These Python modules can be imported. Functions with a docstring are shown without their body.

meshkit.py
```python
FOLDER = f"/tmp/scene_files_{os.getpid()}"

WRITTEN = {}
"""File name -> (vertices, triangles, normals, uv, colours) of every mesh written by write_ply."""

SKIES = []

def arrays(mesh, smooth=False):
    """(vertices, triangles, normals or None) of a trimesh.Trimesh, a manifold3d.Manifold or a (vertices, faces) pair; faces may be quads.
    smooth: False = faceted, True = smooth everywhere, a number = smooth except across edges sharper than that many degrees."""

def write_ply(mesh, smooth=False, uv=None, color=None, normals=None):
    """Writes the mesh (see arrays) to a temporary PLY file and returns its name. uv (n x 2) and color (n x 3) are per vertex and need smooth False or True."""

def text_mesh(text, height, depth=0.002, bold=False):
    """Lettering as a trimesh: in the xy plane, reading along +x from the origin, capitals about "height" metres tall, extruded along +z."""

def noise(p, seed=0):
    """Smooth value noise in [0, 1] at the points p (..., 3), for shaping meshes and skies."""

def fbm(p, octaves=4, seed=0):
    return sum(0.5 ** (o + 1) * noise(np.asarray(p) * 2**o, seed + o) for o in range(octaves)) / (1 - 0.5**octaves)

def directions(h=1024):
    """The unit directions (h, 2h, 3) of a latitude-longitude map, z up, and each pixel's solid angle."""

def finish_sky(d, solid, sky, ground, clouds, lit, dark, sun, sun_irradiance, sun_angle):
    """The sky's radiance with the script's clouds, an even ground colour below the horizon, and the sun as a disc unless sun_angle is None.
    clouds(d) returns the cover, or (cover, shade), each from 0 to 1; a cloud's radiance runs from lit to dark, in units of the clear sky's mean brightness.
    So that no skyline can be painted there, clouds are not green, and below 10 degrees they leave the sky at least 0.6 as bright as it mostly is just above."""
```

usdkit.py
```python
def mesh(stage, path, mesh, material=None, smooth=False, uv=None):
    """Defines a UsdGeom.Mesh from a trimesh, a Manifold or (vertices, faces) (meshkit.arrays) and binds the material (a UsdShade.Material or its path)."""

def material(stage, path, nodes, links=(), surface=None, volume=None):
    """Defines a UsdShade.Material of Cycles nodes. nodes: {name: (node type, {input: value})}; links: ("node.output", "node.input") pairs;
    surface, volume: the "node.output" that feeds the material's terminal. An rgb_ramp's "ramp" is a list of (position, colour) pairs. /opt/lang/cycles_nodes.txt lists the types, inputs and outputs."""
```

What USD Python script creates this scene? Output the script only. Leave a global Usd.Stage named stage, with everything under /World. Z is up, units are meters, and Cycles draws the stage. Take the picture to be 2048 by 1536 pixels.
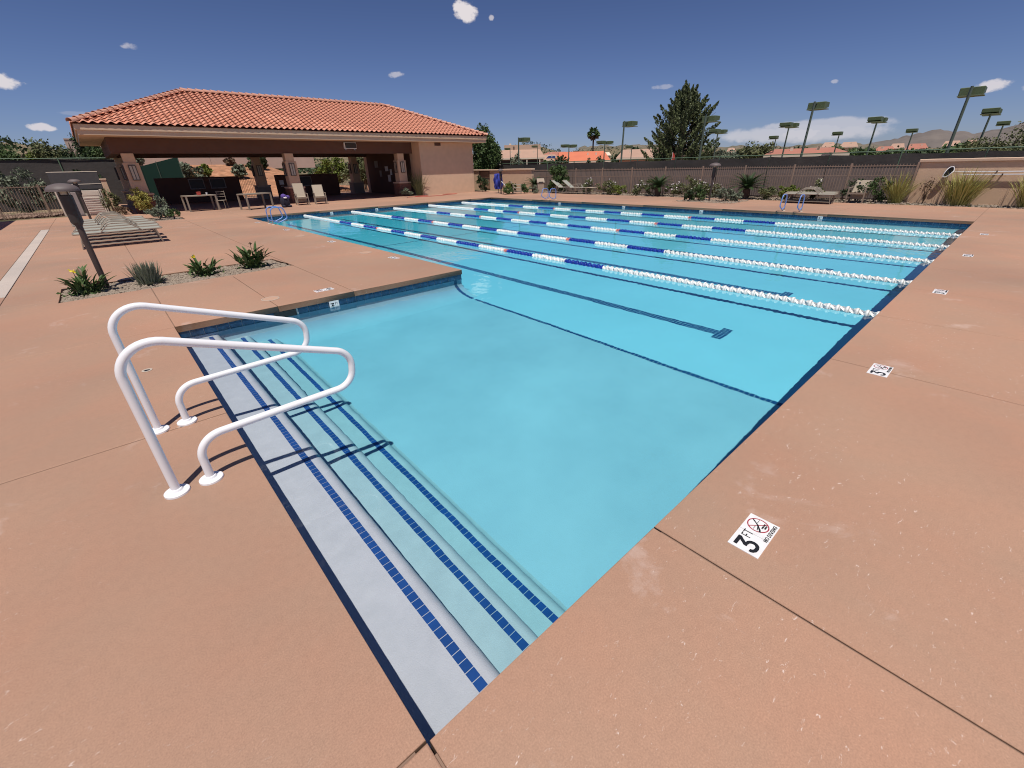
import math, random
import numpy as np
import trimesh, shapely, usdkit, meshkit
from shapely.geometry import Polygon, box as sbox
from pxr import Usd, UsdGeom, UsdLux, UsdShade, Gf, Sdf

rng = np.random.default_rng(7)
random.seed(7)
stage = Usd.Stage.CreateInMemory()
UsdGeom.SetStageUpAxis(stage, "Z")
UsdGeom.SetStageMetersPerUnit(stage, 1.0)
UsdGeom.Xform.Define(stage, "/World")
UsdGeom.Scope.Define(stage, "/World/Looks")

# ------------------------------------------------------------------ camera, sky, sun, exposure
CAM = np.array([-0.262, -0.785, 1.771])
YAW, PITCH, ROLL, FPX = 0.84577, 0.47174, -0.02447, 851.51
EXPOSURE = 0.0
SKY_STRENGTH = 0.05
SUN_INTENSITY = 1.14
SHADOW = np.array([0.24, 0.285])            # shadow offset per metre of height
to_sun = np.array([-SHADOW[0], -SHADOW[1], 1.0]); to_sun /= np.linalg.norm(to_sun)
SUN_EL = math.asin(to_sun[2]); SUN_ROT = math.atan2(to_sun[0], to_sun[1])

fw = np.array([math.cos(PITCH) * math.cos(YAW), math.cos(PITCH) * math.sin(YAW), -math.sin(PITCH)])
r0 = np.array([math.sin(YAW), -math.cos(YAW), 0.0]); u0 = np.cross(r0, fw)
right = math.cos(ROLL) * r0 + math.sin(ROLL) * u0; up = -math.sin(ROLL) * r0 + math.cos(ROLL) * u0
cam = UsdGeom.Camera.Define(stage, "/World/camera")
cam.AddTransformOp().Set(Gf.Matrix4d(*right, 0, *up, 0, *(-fw), 0, *CAM, 1))
cam.CreateHorizontalApertureAttr(36.0); cam.CreateVerticalApertureAttr(27.0)
cam.CreateFocalLengthAttr(36.0 * FPX / 2048); cam.CreateExposureAttr(EXPOSURE)
cam.CreateClippingRangeAttr(Gf.Vec2f(0.05, 20000))

def sky_material():
    n = {"sky": ("sky_texture", {"sky_type": "single_scattering", "sun_disc": False, "sun_elevation": SUN_EL, "sun_rotation": SUN_ROT,
                                 "altitude": 1400.0, "air_density": 1.0, "aerosol_density": 1.1, "ozone_density": 1.6}),
         "tc": ("texture_coordinate", {}), "sep": ("separate_xyz", {}),
         "az": ("math", {"math_type": "arctan2"}), "el": ("math", {"math_type": "arcsine"}),
         "nz": ("noise_texture", {"scale": 38.0, "detail": 6.0, "roughness": 0.62}),
         "nl": ("noise_texture", {"scale": 26.0, "detail": 8.0, "roughness": 0.62}), "gel": ("map_range", {"from_min": 0.0, "from_max": 0.30, "to_min": 1.3, "to_max": 1.0, "clamp": True}), "gm": ("mix_color", {"blend_type": "multiply", "fac": 1.0, "use_clamp": False}),
         "map": ("mapping", {"mapping_type": "point", "scale": (1.0, 1.0, 1.7)}),
         "bg": ("background_shader", {"strength": SKY_STRENGTH})}
    l = [("tc.generated", "sep.vector"), ("sep.y", "az.value1"), ("sep.x", "az.value2"), ("sep.z", "el.value1"),
         ("tc.generated", "map.vector"), ("map.vector", "nz.vector"), ("map.vector", "nl.vector")]
    # (azimuth, elevation, half width, half height, density, wobble) in degrees: one puff each
    puffs = [(52.2, 14.2, 1.25, 0.95, 1.0, 1.5), (53.0, 14.6, .7, .6, 1.0, 1.5), (49.7, 13.7, .32, .26, .6, 1.6), (83.3, 10.05, .75, .3, .45, 1.8), (92.6, 6.9, 1.5, .62, .9, 1.5), (91.3, 3.8, 1.0, .33, .8, 1.6),
             (60.3, 9.0, .95, .36, .5, 1.8), (31.3, 7.2, 1.1, .26, .3, 1.9), (15.7, 6.45, .4, .2, .4, 1.8), (4.6, 5.0, 1.3, .5, .8, 1.6),
             (2.6, 4.7, .5, .25, .3, 1.8), (18.0, 2.35, 8.4, .95, .52, .9), (14.6, 3.0, 5.2, .62, .46, .95), (22.2, 2.3, 2.6, .62, .5, 1.1), (17.4, 2.3, 2.4, .7, .62, 1.2), (19.2, 3.05, 2.2, .45, .45, 1.1), (88.5, 4.9, 1.4, .16, .14, 1.5)]
    last = None
    for i, (a, e, wa, we, dens, wob) in enumerate(puffs):
        a, e, wa, we = map(math.radians, (a, e, wa, we))
        n[f"a{i}"] = ("math", {"math_type": "subtract", "value2": a}); n[f"b{i}"] = ("math", {"math_type": "divide", "value2": wa})
        n[f"c{i}"] = ("math", {"math_type": "subtract", "value2": e}); n[f"d{i}"] = ("math", {"math_type": "divide", "value2": we})
        n[f"f{i}"] = ("math", {"math_type": "multiply"}); n[f"g{i}"] = ("math", {"math_type": "multiply"}); n[f"h{i}"] = ("math", {"math_type": "add"})
        n[f"k{i}"] = ("math", {"math_type": "multiply_add", "value2": wob * 2, "value3": 1.0 - wob}); n[f"m{i}"] = ("math", {"math_type": "subtract"})
        n[f"q{i}"] = ("map_range", {"from_min": 0.0, "from_max": 0.75, "to_min": 0.0, "to_max": dens, "clamp": True, "range_type": "smoothstep"})
        l += [("az.value", f"a{i}.value1"), (f"a{i}.value", f"b{i}.value1"), ("el.value", f"c{i}.value1"), (f"c{i}.value", f"d{i}.value1"),
              (f"b{i}.value", f"f{i}.value1"), (f"b{i}.value", f"f{i}.value2"), (f"d{i}.value", f"g{i}.value1"), (f"d{i}.value", f"g{i}.value2"),
              (f"f{i}.value", f"h{i}.value1"), (f"g{i}.value", f"h{i}.value2"), (("nz" if wa < .05 else "nl") + ".fac", f"k{i}.value1"),
              (f"k{i}.value", f"m{i}.value1"), (f"h{i}.value", f"m{i}.value2"), (f"m{i}.value", f"q{i}.value")]
        if last:
            n[f"x{i}"] = ("math", {"math_type": "maximum"}); l += [(last, f"x{i}.value1"), (f"q{i}.result", f"x{i}.value2")]; last = f"x{i}.value"
        else:
            last = f"q{i}.result"
    n["cl"] = ("mix_color", {"blend_type": "mix", "use_clamp": False, "b": CLOUD})
    n["hs"] = ("hsv", {"hue": 0.5, "saturation": SKY_SAT, "value": SKY_VAL, "fac": 1.0})
    n["tint"] = ("mix_color", {"blend_type": "multiply", "fac": 1.0, "b": SKY_TINT, "use_clamp": False})
    l += [("sky.color", "hs.color"), ("hs.color", "tint.a"), ("el.value", "gel.value"), ("tint.result", "gm.a"), ("gel.result", "gm.b"), ("gm.result", "cl.a"), (last, "cl.fac"), ("cl.result", "bg.color")]
    return usdkit.material(stage, "/World/Looks/sky_air", n, l, surface="bg.background")
CLOUD = (15.2, 14.2, 14.5); SKY_SAT = 1.0; SKY_VAL = 1.0; SKY_TINT = (.76, .82, 1.17)
dome = UsdLux.DomeLight.Define(stage, "/World/sky")
dome.GetPrim().SetCustomDataByKey("kind", "structure"); dome.GetPrim().SetCustomDataByKey("label", "deep blue summer sky with a few small white clouds")
UsdShade.MaterialBindingAPI.Apply(dome.GetPrim()).Bind(sky_material())
sun = UsdLux.DistantLight.Define(stage, "/World/sun")
sun.CreateIntensityAttr(SUN_INTENSITY); sun.CreateAngleAttr(0.53); sun.CreateNormalizeAttr(True); sun.CreateColorAttr(Gf.Vec3f(1.0, 0.955, 0.89))
zs = to_sun; xs = np.cross([0, 1, 0], zs); xs /= np.linalg.norm(xs); ys = np.cross(zs, xs)
sun.AddTransformOp().Set(Gf.Matrix4d(*xs, 0, *ys, 0, *zs, 0, 0, 0, 50, 1))

# ------------------------------------------------------------------ helpers
taken = {}
def numbered(parent, name):
    k = taken.get((parent, name), -1) + 1
    taken[(parent, name)] = k
    return f"{parent}/{name}" + (f"_{k:03d}" if k else "")

def meta(prim, **kw):
    for k, v in kw.items():
        if v: prim.SetCustomDataByKey({"cat": "category"}.get(k, k), v)
    return prim

def thing(name, label, cat, loc=(0, 0, 0), rz=0.0, group=None, kind=None):
    p = numbered("/World", name)
    x = UsdGeom.Xform.Define(stage, p); x.AddTranslateOp().Set(Gf.Vec3d(*map(float, loc)))
    x.AddRotateZOp().Set(math.degrees(rz))
    meta(x.GetPrim(), label=label, cat=cat, group=group, kind=kind)
    return p

def part(parent, name, mesh, mat, smooth=False, **kw):
    p = numbered(parent, name)
    m = usdkit.mesh(stage, p, mesh, M[mat], smooth=smooth)
    meta(m.GetPrim(), **kw)
    return p

def whole(name, mesh, mat, label, cat=None, smooth=False, group=None, kind=None):
    return part("/World", name, mesh, mat, smooth, label=label, cat=cat, group=group, kind=kind)

def copy_of(root, label, loc, rz=0.0, group=None, scale=None):
    prim = stage.GetPrimAtPath(root)
    name = root.split("/")[-1]
    if name[-4:-3] == "_" and name[-3:].isdigit(): name = name[:-4]
    p = numbered("/World", name)
    x = UsdGeom.Xform.Define(stage, p)
    x.GetPrim().GetReferences().AddInternalReference(root)
    x.ClearXformOpOrder()
    x.AddTranslateOp().Set(Gf.Vec3d(*map(float, loc))); x.AddRotateZOp().Set(math.degrees(rz))
    if scale: x.AddScaleOp().Set(Gf.Vec3f(*([scale] * 3 if np.ndim(scale) == 0 else scale)))
    meta(x.GetPrim(), label=label, cat=prim.GetCustomDataByKey("category"), group=group or prim.GetCustomDataByKey("group"))
    x.GetPrim().SetInstanceable(True)
    return p

def cat(ms):
    ms = [m if isinstance(m, trimesh.Trimesh) else trimesh.Trimesh(*m, process=False) for m in ms]
    return trimesh.util.concatenate(ms)

def bx(x0, x1, y0, y1, z0, z1, bev=0.0):
    if bev:
        v = []
        for sx, sy, sz in [(a, b, c) for a in (0, 1) for b in (0, 1) for c in (0, 1)]:
            p = np.array([(x0, x1)[sx], (y0, y1)[sy], (z0, z1)[sz]], float); s = np.array([1 - 2 * sx, 1 - 2 * sy, 1 - 2 * sz]) * bev
            for k in range(3):
                q = p + s; q[k] -= s[k]; v.append(q)
        return trimesh.convex.convex_hull(np.array(v))
    m = trimesh.creation.box([x1 - x0, y1 - y0, z1 - z0]); m.apply_translation([(x0 + x1) / 2, (y0 + y1) / 2, (z0 + z1) / 2]); return m

def tube(pts, r, n=10, cap=True):
    pts = np.asarray(pts, float); r = np.broadcast_to(r, len(pts))
    t = np.gradient(pts, axis=0); t /= np.linalg.norm(t, axis=1, keepdims=True)
    a = np.array([0, 0, 1.0]) if abs(t[0][2]) < .9 else np.array([1.0, 0, 0])
    u = np.cross(t[0], a); u /= np.linalg.norm(u); V = []
    for i in range(len(pts)):
        u = u - t[i] * (u @ t[i]); u /= np.linalg.norm(u); w = np.cross(t[i], u)
        ang = np.linspace(0, 2 * np.pi, n, endpoint=False)
        V.append(pts[i] + r[i] * (np.cos(ang)[:, None] * u + np.sin(ang)[:, None] * w))
    V = np.vstack(V); F = []
    for i in range(len(pts) - 1):
        for k in range(n):
            a0, b0 = i * n + k, i * n + (k + 1) % n
            F += [[a0, b0, b0 + n], [a0, b0 + n, a0 + n]]
    if cap:
        V = np.vstack([V, pts[0], pts[-1]]); e = len(V)
        for k in range(n):
            F.append([e - 2, (k + 1) % n, k]); F.append([e - 1, (len(pts) - 1) * n + k, (len(pts) - 1) * n + (k + 1) % n])
    return trimesh.Trimesh(V, F, process=False)

def fillet(pts, radii, n=8):
    pts = [np.asarray(p, float) for p in pts]; out = [pts[0]]
    for i in range(1, len(pts) - 1):
        p, a, b = pts[i], pts[i - 1] - pts[i], pts[i + 1] - pts[i]
        la, lb = np.linalg.norm(a), np.linalg.norm(b); a, b = a / la, b / lb
        ang = math.acos(np.clip(a @ b, -1, 1)); d = min(radii[i - 1] / math.tan(ang / 2), la * .49, lb * .49)
        rr = d * math.tan(ang / 2); c = p + (a + b) / np.linalg.norm(a + b) * rr / math.sin(ang / 2)
        s, e = p + a * d - c, p + b * d - c; th = math.pi - ang
        for k in range(n + 1):
            f = k / n
            out.append(c + (math.sin((1 - f) * th) * s + math.sin(f * th) * e) / math.sin(th))
    out.append(pts[-1]); return np.array(out)

def lathe(profile, n=24):
    pr = np.asarray(profile, float); a = np.linspace(0, 2 * np.pi, n, endpoint=False)
    V = np.array([[r * math.cos(t), r * math.sin(t), z] for r, z in pr for t in a]); F = []
    for i in range(len(pr) - 1):
        for k in range(n):
            p, q = i * n + k, i * n + (k + 1) % n; F += [[p, q, q + n], [p, q + n, p + n]]
    return trimesh.Trimesh(V, F, process=False)

def sheet(grid):
    """grid (a, b, 3) of points -> mesh"""
    g = np.asarray(grid, float); a, b = g.shape[:2]; i = np.arange(a * b).reshape(a, b)
    f = np.vstack([np.stack([i[:-1, :-1], i[1:, :-1], i[1:, 1:]], -1).reshape(-1, 3), np.stack([i[:-1, :-1], i[1:, 1:], i[:-1, 1:]], -1).reshape(-1, 3)])
    return trimesh.Trimesh(g.reshape(-1, 3), f, process=False)

def strip(profile, axis_pts):
    """profile points (n,3) swept by offsets (m,3)"""
    return sheet(np.asarray(profile)[None, :, :] + np.asarray(axis_pts, float)[:, None, :])

def slab(poly, z0, z1, bev=0.01):
    poly = shapely.geometry.polygon.orient(poly.simplify(1e-4), 1); p = np.array(poly.exterior.coords)[:-1]; n = len(p)
    d = np.roll(p, -1, 0) - p; d /= np.linalg.norm(d, axis=1, keepdims=True); nrm = np.stack([-d[:, 1], d[:, 0]], 1); prv = np.roll(nrm, 1, 0)
    mit = (nrm + prv) / (1 + (nrm * prv).sum(1, keepdims=True))
    rings = [np.c_[p, np.full(n, z0)]]
    for k in range(4):
        t = k / 3 * math.pi / 2; o = bev * (1 - math.cos(t)); rings.append(np.c_[p + mit * o, np.full(n, z1 - bev + bev * math.sin(t))])
    V = np.vstack(rings); F = []
    for i in range(len(rings) - 1):
        for k in range(n):
            a, b = i * n + k, i * n + (k + 1) % n; F += [[a, b, b + n], [a, b + n, a + n]]
    tv, tf = trimesh.creation.triangulate_polygon(Polygon(rings[-1][:, :2]), engine="earcut")
    e = len(V); V = np.vstack([V, np.c_[tv, np.full(len(tv), z1)]])
    tri = np.array(tf); nz = np.cross(tv[tri[:, 1]] - tv[tri[:, 0]], tv[tri[:, 2]] - tv[tri[:, 0]]); tri[nz < 0] = tri[nz < 0][:, ::-1]
    return trimesh.Trimesh(V, np.vstack([F, tri + e]), process=False)

def move(m, t=(0, 0, 0), rz=0.0, rx=0.0, ry=0.0, s=None):
    m = m.copy()
    if s is not None: m.apply_scale(s)
    for ang, ax in ((rx, [1, 0, 0]), (ry, [0, 1, 0]), (rz, [0, 0, 1])):
        if ang: m.apply_transform(trimesh.transformations.rotation_matrix(ang, ax))
    m.apply_translation(t); return m

def pol(az, el, d):
    a = math.radians(az); return np.array([CAM[0] + d * math.cos(a), CAM[1] + d * math.sin(a), CAM[2] + d * math.tan(math.radians(el))])

# ------------------------------------------------------------------ materials
M = {}
def mat(name, col, rough=.6, col2=None, scale=4.0, bump=0.0, bscale=None, spec=.5, metal=0.0, coords="position", trans=None, island=0.0, **extra):
    n = {"p": ("principled_bsdf", {"base_color": col, "roughness": rough, "specular_ior_level": spec, "metallic": metal, **extra})}; l = []
    src = None
    if col2 is not None or bump:
        if coords == "position": n["g"] = ("geometry", {}); vec = "g.position"
        else: n["g"] = ("texture_coordinate", {}); vec = "g.object"
    if col2 is not None:
        n["nz"] = ("noise_texture", {"scale": scale, "detail": 5.0, "roughness": .6}); n["rp"] = ("rgb_ramp", {"ramp": [(.32, col), (.68, col2)]})
        l += [(vec, "nz.vector"), ("nz.fac", "rp.fac")]; src = "rp.color"
    if island:
        n["gi"] = ("geometry", {}); n["hs"] = ("hsv", {"hue": .5, "saturation": 1.0, "fac": 1.0, "color": col})
        n["mr"] = ("map_range", {"to_min": 1 - island, "to_max": 1 + island}); l += [("gi.random_per_island", "mr.value"), ("mr.result", "hs.value")]
        if src: l.append((src, "hs.color"))
        src = "hs.color"
    if src: l.append((src, "p.base_color"))
    if bump:
        n["nb"] = ("noise_texture", {"scale": bscale or scale * 8, "detail": 4.0, "roughness": .6}); n["b"] = ("bump", {"strength": 1.0, "distance": bump})
        l += [(vec, "nb.vector"), ("nb.fac", "b.height"), ("b.normal", "p.normal")]
    surf = "p.BSDF"
    if trans:
        n["t"] = ("translucent_bsdf", {"color": trans}) if False else ("diffuse_bsdf", {"color": col})
        n["p"][1].pop("transmission_weight", None)
    M[name] = usdkit.material(stage, f"/World/Looks/{name}", n, l, surface=surf)

def leaf(name, col, col2, island=.35, rough=.55):
    n = {"g": ("geometry", {}), "rp": ("rgb_ramp", {"ramp": [(0.0, col), (1.0, col2)]}), "nz": ("noise_texture", {"scale": 1.6, "detail": 2.0}), "ad": ("math", {"math_type": "multiply_add", "value2": .7}),
         "sb": ("math", {"math_type": "multiply_add", "value2": .6, "value3": -.15}), "p": ("principled_bsdf", {"roughness": rough, "specular_ior_level": .3})}
    l = [("g.random_per_island", "sb.value1"), ("g.position", "nz.vector"), ("nz.fac", "ad.value1"), ("sb.value", "ad.value3"), ("ad.value", "rp.fac"), ("rp.color", "p.base_color")]
    M[name] = usdkit.material(stage, f"/World/Looks/{name}", n, l, surface="p.BSDF")

def deck_material(name, a, b, scuff):
    n = {"g": ("geometry", {}),
         "n1": ("noise_texture", {"scale": .9, "detail": 5.0, "roughness": .6, "distortion": .4}), "r1": ("rgb_ramp", {"ramp": [(.3, a), (.7, b)]}),
         "n2": ("noise_texture", {"scale": 22.0, "detail": 6.0, "roughness": .7}), "r2": ("rgb_ramp", {"ramp": [(.25, (.93, .93, .93)), (.5, (1, 1, 1)), (.75, (1.05, 1.05, 1.05))]}),
         "m2": ("mix_color", {"blend_type": "multiply", "fac": 1.0, "use_clamp": False}),
         "n3": ("noise_texture", {"scale": 150.0, "detail": 4.0, "roughness": .75}), "r3": ("rgb_ramp", {"ramp": [(.3, (.80, .80, .80)), (.7, (1.16, 1.16, 1.16))]}),
         "m3": ("mix_color", {"blend_type": "multiply", "fac": 1.0, "use_clamp": False}),
         # worn pale scuffs: small streaks gathered in patches
         "mp": ("mapping", {"mapping_type": "point", "rotation": (0, 0, .7), "scale": (1.0, 2.6, 1.0)}),
         "n4": ("noise_texture", {"scale": 20.0, "detail": 6.0, "roughness": .72, "distortion": .9}), "r4": ("rgb_ramp", {"ramp": [(.635, (0, 0, 0)), (.67, (1, 1, 1))]}),
         "n5": ("noise_texture", {"scale": .55, "detail": 2.0}), "r5": ("rgb_ramp", {"ramp": [(.47, (.07, .07, .07)), (.62, (1, 1, 1))]}),
         "m4": ("math", {"math_type": "multiply"}), "m5": ("math", {"math_type": "multiply", "value2": scuff}),
         "mx": ("mix_color", {"blend_type": "mix", "b": (.80, .69, .62)}),
         # broad salt bloom
         "n6": ("noise_texture", {"scale": 1.3, "detail": 9.0, "roughness": .68, "distortion": .6}), "r6": ("rgb_ramp", {"ramp": [(.61, (0, 0, 0)), (.75, (.55, .55, .55))]}),
         "mx2": ("mix_color", {"blend_type": "mix", "b": (.62, .48, .42)}),
         "n7": ("noise_texture", {"scale": 130.0, "detail": 5.0, "roughness": .7}), "bp": ("bump", {"strength": .5, "distance": .0016}),
         "n8": ("noise_texture", {"scale": .23, "detail": 3.0, "roughness": .55}), "r8": ("rgb_ramp", {"ramp": [(.33, (.82, .845, .87)), (.62, (1.05, 1.03, 1.02))]}), "m8": ("mix_color", {"blend_type": "multiply", "fac": 1.0, "use_clamp": False}),
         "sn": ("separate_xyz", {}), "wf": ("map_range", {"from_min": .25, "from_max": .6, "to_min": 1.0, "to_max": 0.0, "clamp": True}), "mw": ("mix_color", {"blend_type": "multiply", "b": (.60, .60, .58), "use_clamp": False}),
         "p": ("principled_bsdf", {"roughness": .72, "specular_ior_level": .35})}
    l = [("g.position", f"n{i}.vector") for i in (1, 2, 3, 5, 6, 7, 8)] + [("g.position", "mp.vector"), ("mp.vector", "n4.vector"),
         ("n1.fac", "r1.fac"), ("n2.fac", "r2.fac"), ("r1.color", "m2.a"), ("r2.color", "m2.b"), ("n3.fac", "r3.fac"), ("m2.result", "m3.a"), ("r3.color", "m3.b"),
         ("n4.fac", "r4.fac"), ("n5.fac", "r5.fac"), ("r4.color", "m4.value1"), ("r5.color", "m4.value2"), ("m4.value", "m5.value1"), ("m5.value", "mx.fac"),
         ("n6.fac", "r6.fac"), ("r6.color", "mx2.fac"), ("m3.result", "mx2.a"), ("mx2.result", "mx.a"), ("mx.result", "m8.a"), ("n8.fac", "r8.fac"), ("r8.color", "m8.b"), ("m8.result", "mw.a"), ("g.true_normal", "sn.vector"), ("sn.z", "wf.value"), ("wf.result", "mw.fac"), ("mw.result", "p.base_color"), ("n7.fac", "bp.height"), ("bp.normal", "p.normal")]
    M[name] = usdkit.material(stage, f"/World/Looks/{name}", n, l, surface="p.BSDF")

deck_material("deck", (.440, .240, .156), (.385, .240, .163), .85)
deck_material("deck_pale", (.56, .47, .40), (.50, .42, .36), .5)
mat("joint", (.17, .105, .075), .9, (.27, .17, .12), 3.0)
mat("plaster", (.49, .46, .54), .7, (.405, .39, .468), .75, bump=.002, bscale=120)
mat("plaster_lane", (.455, .525, .63), .7, (.415, .485, .585), .6, bump=.002, bscale=120)
mat("plaster_step", (.50, .425, .465), .7, (.445, .38, .42), 7.0, bump=.002, bscale=160)
mat("pool_tile", (.005, .020, .060), .25, (.020, .080, .17), 7.0, spec=.5)
mat("step_tile", (.016, .062, .235), .3, (.012, .045, .17), 5.0)
mat("lane_tile", (.010, .040, .12), .4, (.012, .055, .16), 6.0)
mat("white_grout", (.55, .58, .6), .8)
mat("white_paint", (.80, .79, .80), .32)
mat("sign_white", (.80, .78, .77), .45, (.70, .68, .67), 30.0)
mat("black_paint", (.012, .012, .014), .5)
mat("red_paint", (.35, .03, .05), .5)
mat("white_float", (.80, .80, .78), .35, (.70, .70, .66), 12.0)
mat("blue_float", (.012, .045, .36), .35, (.010, .035, .26), 12.0)
mat("red_float", (.62, .20, .17), .4)
mat("blue_rail", (.16, .26, .56), .3)
mat("steel", (.55, .55, .56), .3, metal=1.0)
mat("stucco", (.69, .47, .315), .85, (.63, .43, .29), 3.0, bump=.007, bscale=60)
mat("stucco_shade_brown", (.135, .065, .045), .85, (.115, .055, .04), 2.0, bump=.006, bscale=60)  # brown stucco, darkened in colour to carry the shade under the roof
mat("stucco_cap", (.66, .46, .33), .8, (.60, .42, .30), 3.0, bump=.006, bscale=50)
mat("brick", (.26, .10, .065), .8, (.20, .08, .055), 6.0, bump=.004, bscale=60)
mat("mortar", (.30, .24, .20), .9)
mat("roof_tile", (.66, .28, .175), .65, (.58, .235, .145), 2.2, bump=.003, bscale=40)
mat("roof_tile_pale", (.58, .29, .20), .65, (.5, .24, .165), 2.0, bump=.003, bscale=40)
mat("roof_under", (.16, .06, .035), .9)
mat("fascia", (.66, .46, .31), .7, (.62, .43, .29), 2.0)
mat("dark_metal", (.035, .030, .030), .5, (.045, .038, .036), 8.0)
mat("bronze", (.055, .038, .034), .45, (.07, .05, .045), 6.0)
mat("fence_brown", (.34, .225, .165), .55, (.28, .19, .14), 5.0)
mat("fence_green", (.10, .16, .10), .5, (.12, .18, .11), 5.0)
mat("lamp_green", (.085, .115, .05), .5, (.10, .13, .06), 4.0)
mat("pole_green", (.085, .11, .085), .5)
mat("screen", (.046, .040, .038), .9, (.072, .060, .055), .55, bump=.02, bscale=3)
mat("screen_low", (.21, .16, .14), .9, (.17, .13, .115), .8, bump=.02, bscale=3)
mat("green_screen", (.01, .05, .035), .85)
mat("resin", (.60, .52, .43), .5, (.56, .48, .40), 3.0)
mat("grey_panel", (.30, .26, .25), .7, (.26, .23, .22), 20.0)
mat("sling", (.33, .335, .285), .7, (.30, .305, .26), 30.0)
mat("sling_tan", (.44, .36, .27), .8, (.38, .31, .23), 40.0)
mat("frame_tan", (.30, .25, .19), .45, (.27, .22, .17), 8.0)
mat("lens", (.55, .48, .38), .35)
mat("gravel", (.36, .27, .21), .9, (.22, .16, .12), 40.0, bump=.02, bscale=60)
mat("pebble", (.74, .59, .45), .85, (.50, .38, .28), 30.0, island=.55)
mat("pebble_red", (.50, .33, .24), .85, (.36, .22, .16), 2.0, island=.45)
mat("blue_cloth", (.03, .05, .36), .8, (.02, .03, .22), 8.0)
mat("purple_cloth", (.09, .05, .24), .85)
mat("dark_cloth", (.015, .015, .03), .85)
mat("hose", (.45, .06, .04), .5)
mat("dirt", (.42, .20, .11), .95, (.36, .19, .12), .4, bump=.06, bscale=2)
mat("court", (.10, .17, .13), .8, (.12, .18, .14), .3)
mat("house_wall", (.50, .36, .26), .9, (.46, .33, .24), .4)
mat("house_roof", (.44, .275, .20), .85, (.40, .25, .18), .5, bump=.03, bscale=6)
mat("orange_roof", (.62, .18, .09), .8, (.56, .16, .085), .5, bump=.03, bscale=6)
mat("red_roof", (.42, .165, .11), .8, (.36, .145, .10), .5)
mat("pale_wall", (.66, .56, .44), .9)
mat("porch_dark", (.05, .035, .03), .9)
mat("solar", (.02, .03, .09), .2)
mat("bark", (.12, .08, .055), .9, (.085, .06, .045), 6.0, bump=.02, bscale=20)
leaf("pine_leaf", (.06, .08, .036), (.24, .25, .09))
leaf("green_leaf", (.045, .080, .024), (.15, .20, .055))
leaf("dark_leaf", (.026, .046, .018), (.085, .115, .037))
leaf("lime_leaf", (.10, .13, .02), (.26, .28, .05))
leaf("grey_leaf", (.12, .14, .09), (.30, .32, .22))
leaf("olive_leaf", (.09, .10, .038), (.24, .235, .10))
leaf("yellow_leaf", (.24, .22, .05), (.62, .53, .14))
leaf("straw", (.24, .23, .055), (.58, .50, .18))
leaf("palm_leaf", (.020, .045, .012), (.06, .10, .022))
leaf("canna_leaf", (.045, .085, .022), (.13, .18, .05))
leaf("brown_leaf", (.12, .075, .045), (.24, .15, .09))
mat("white_flower", (.80, .72, .70), .7)
mat("yellow_flower", (.75, .60, .03), .6)
mat("pink_flower", (.62, .30, .26), .7)

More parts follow.
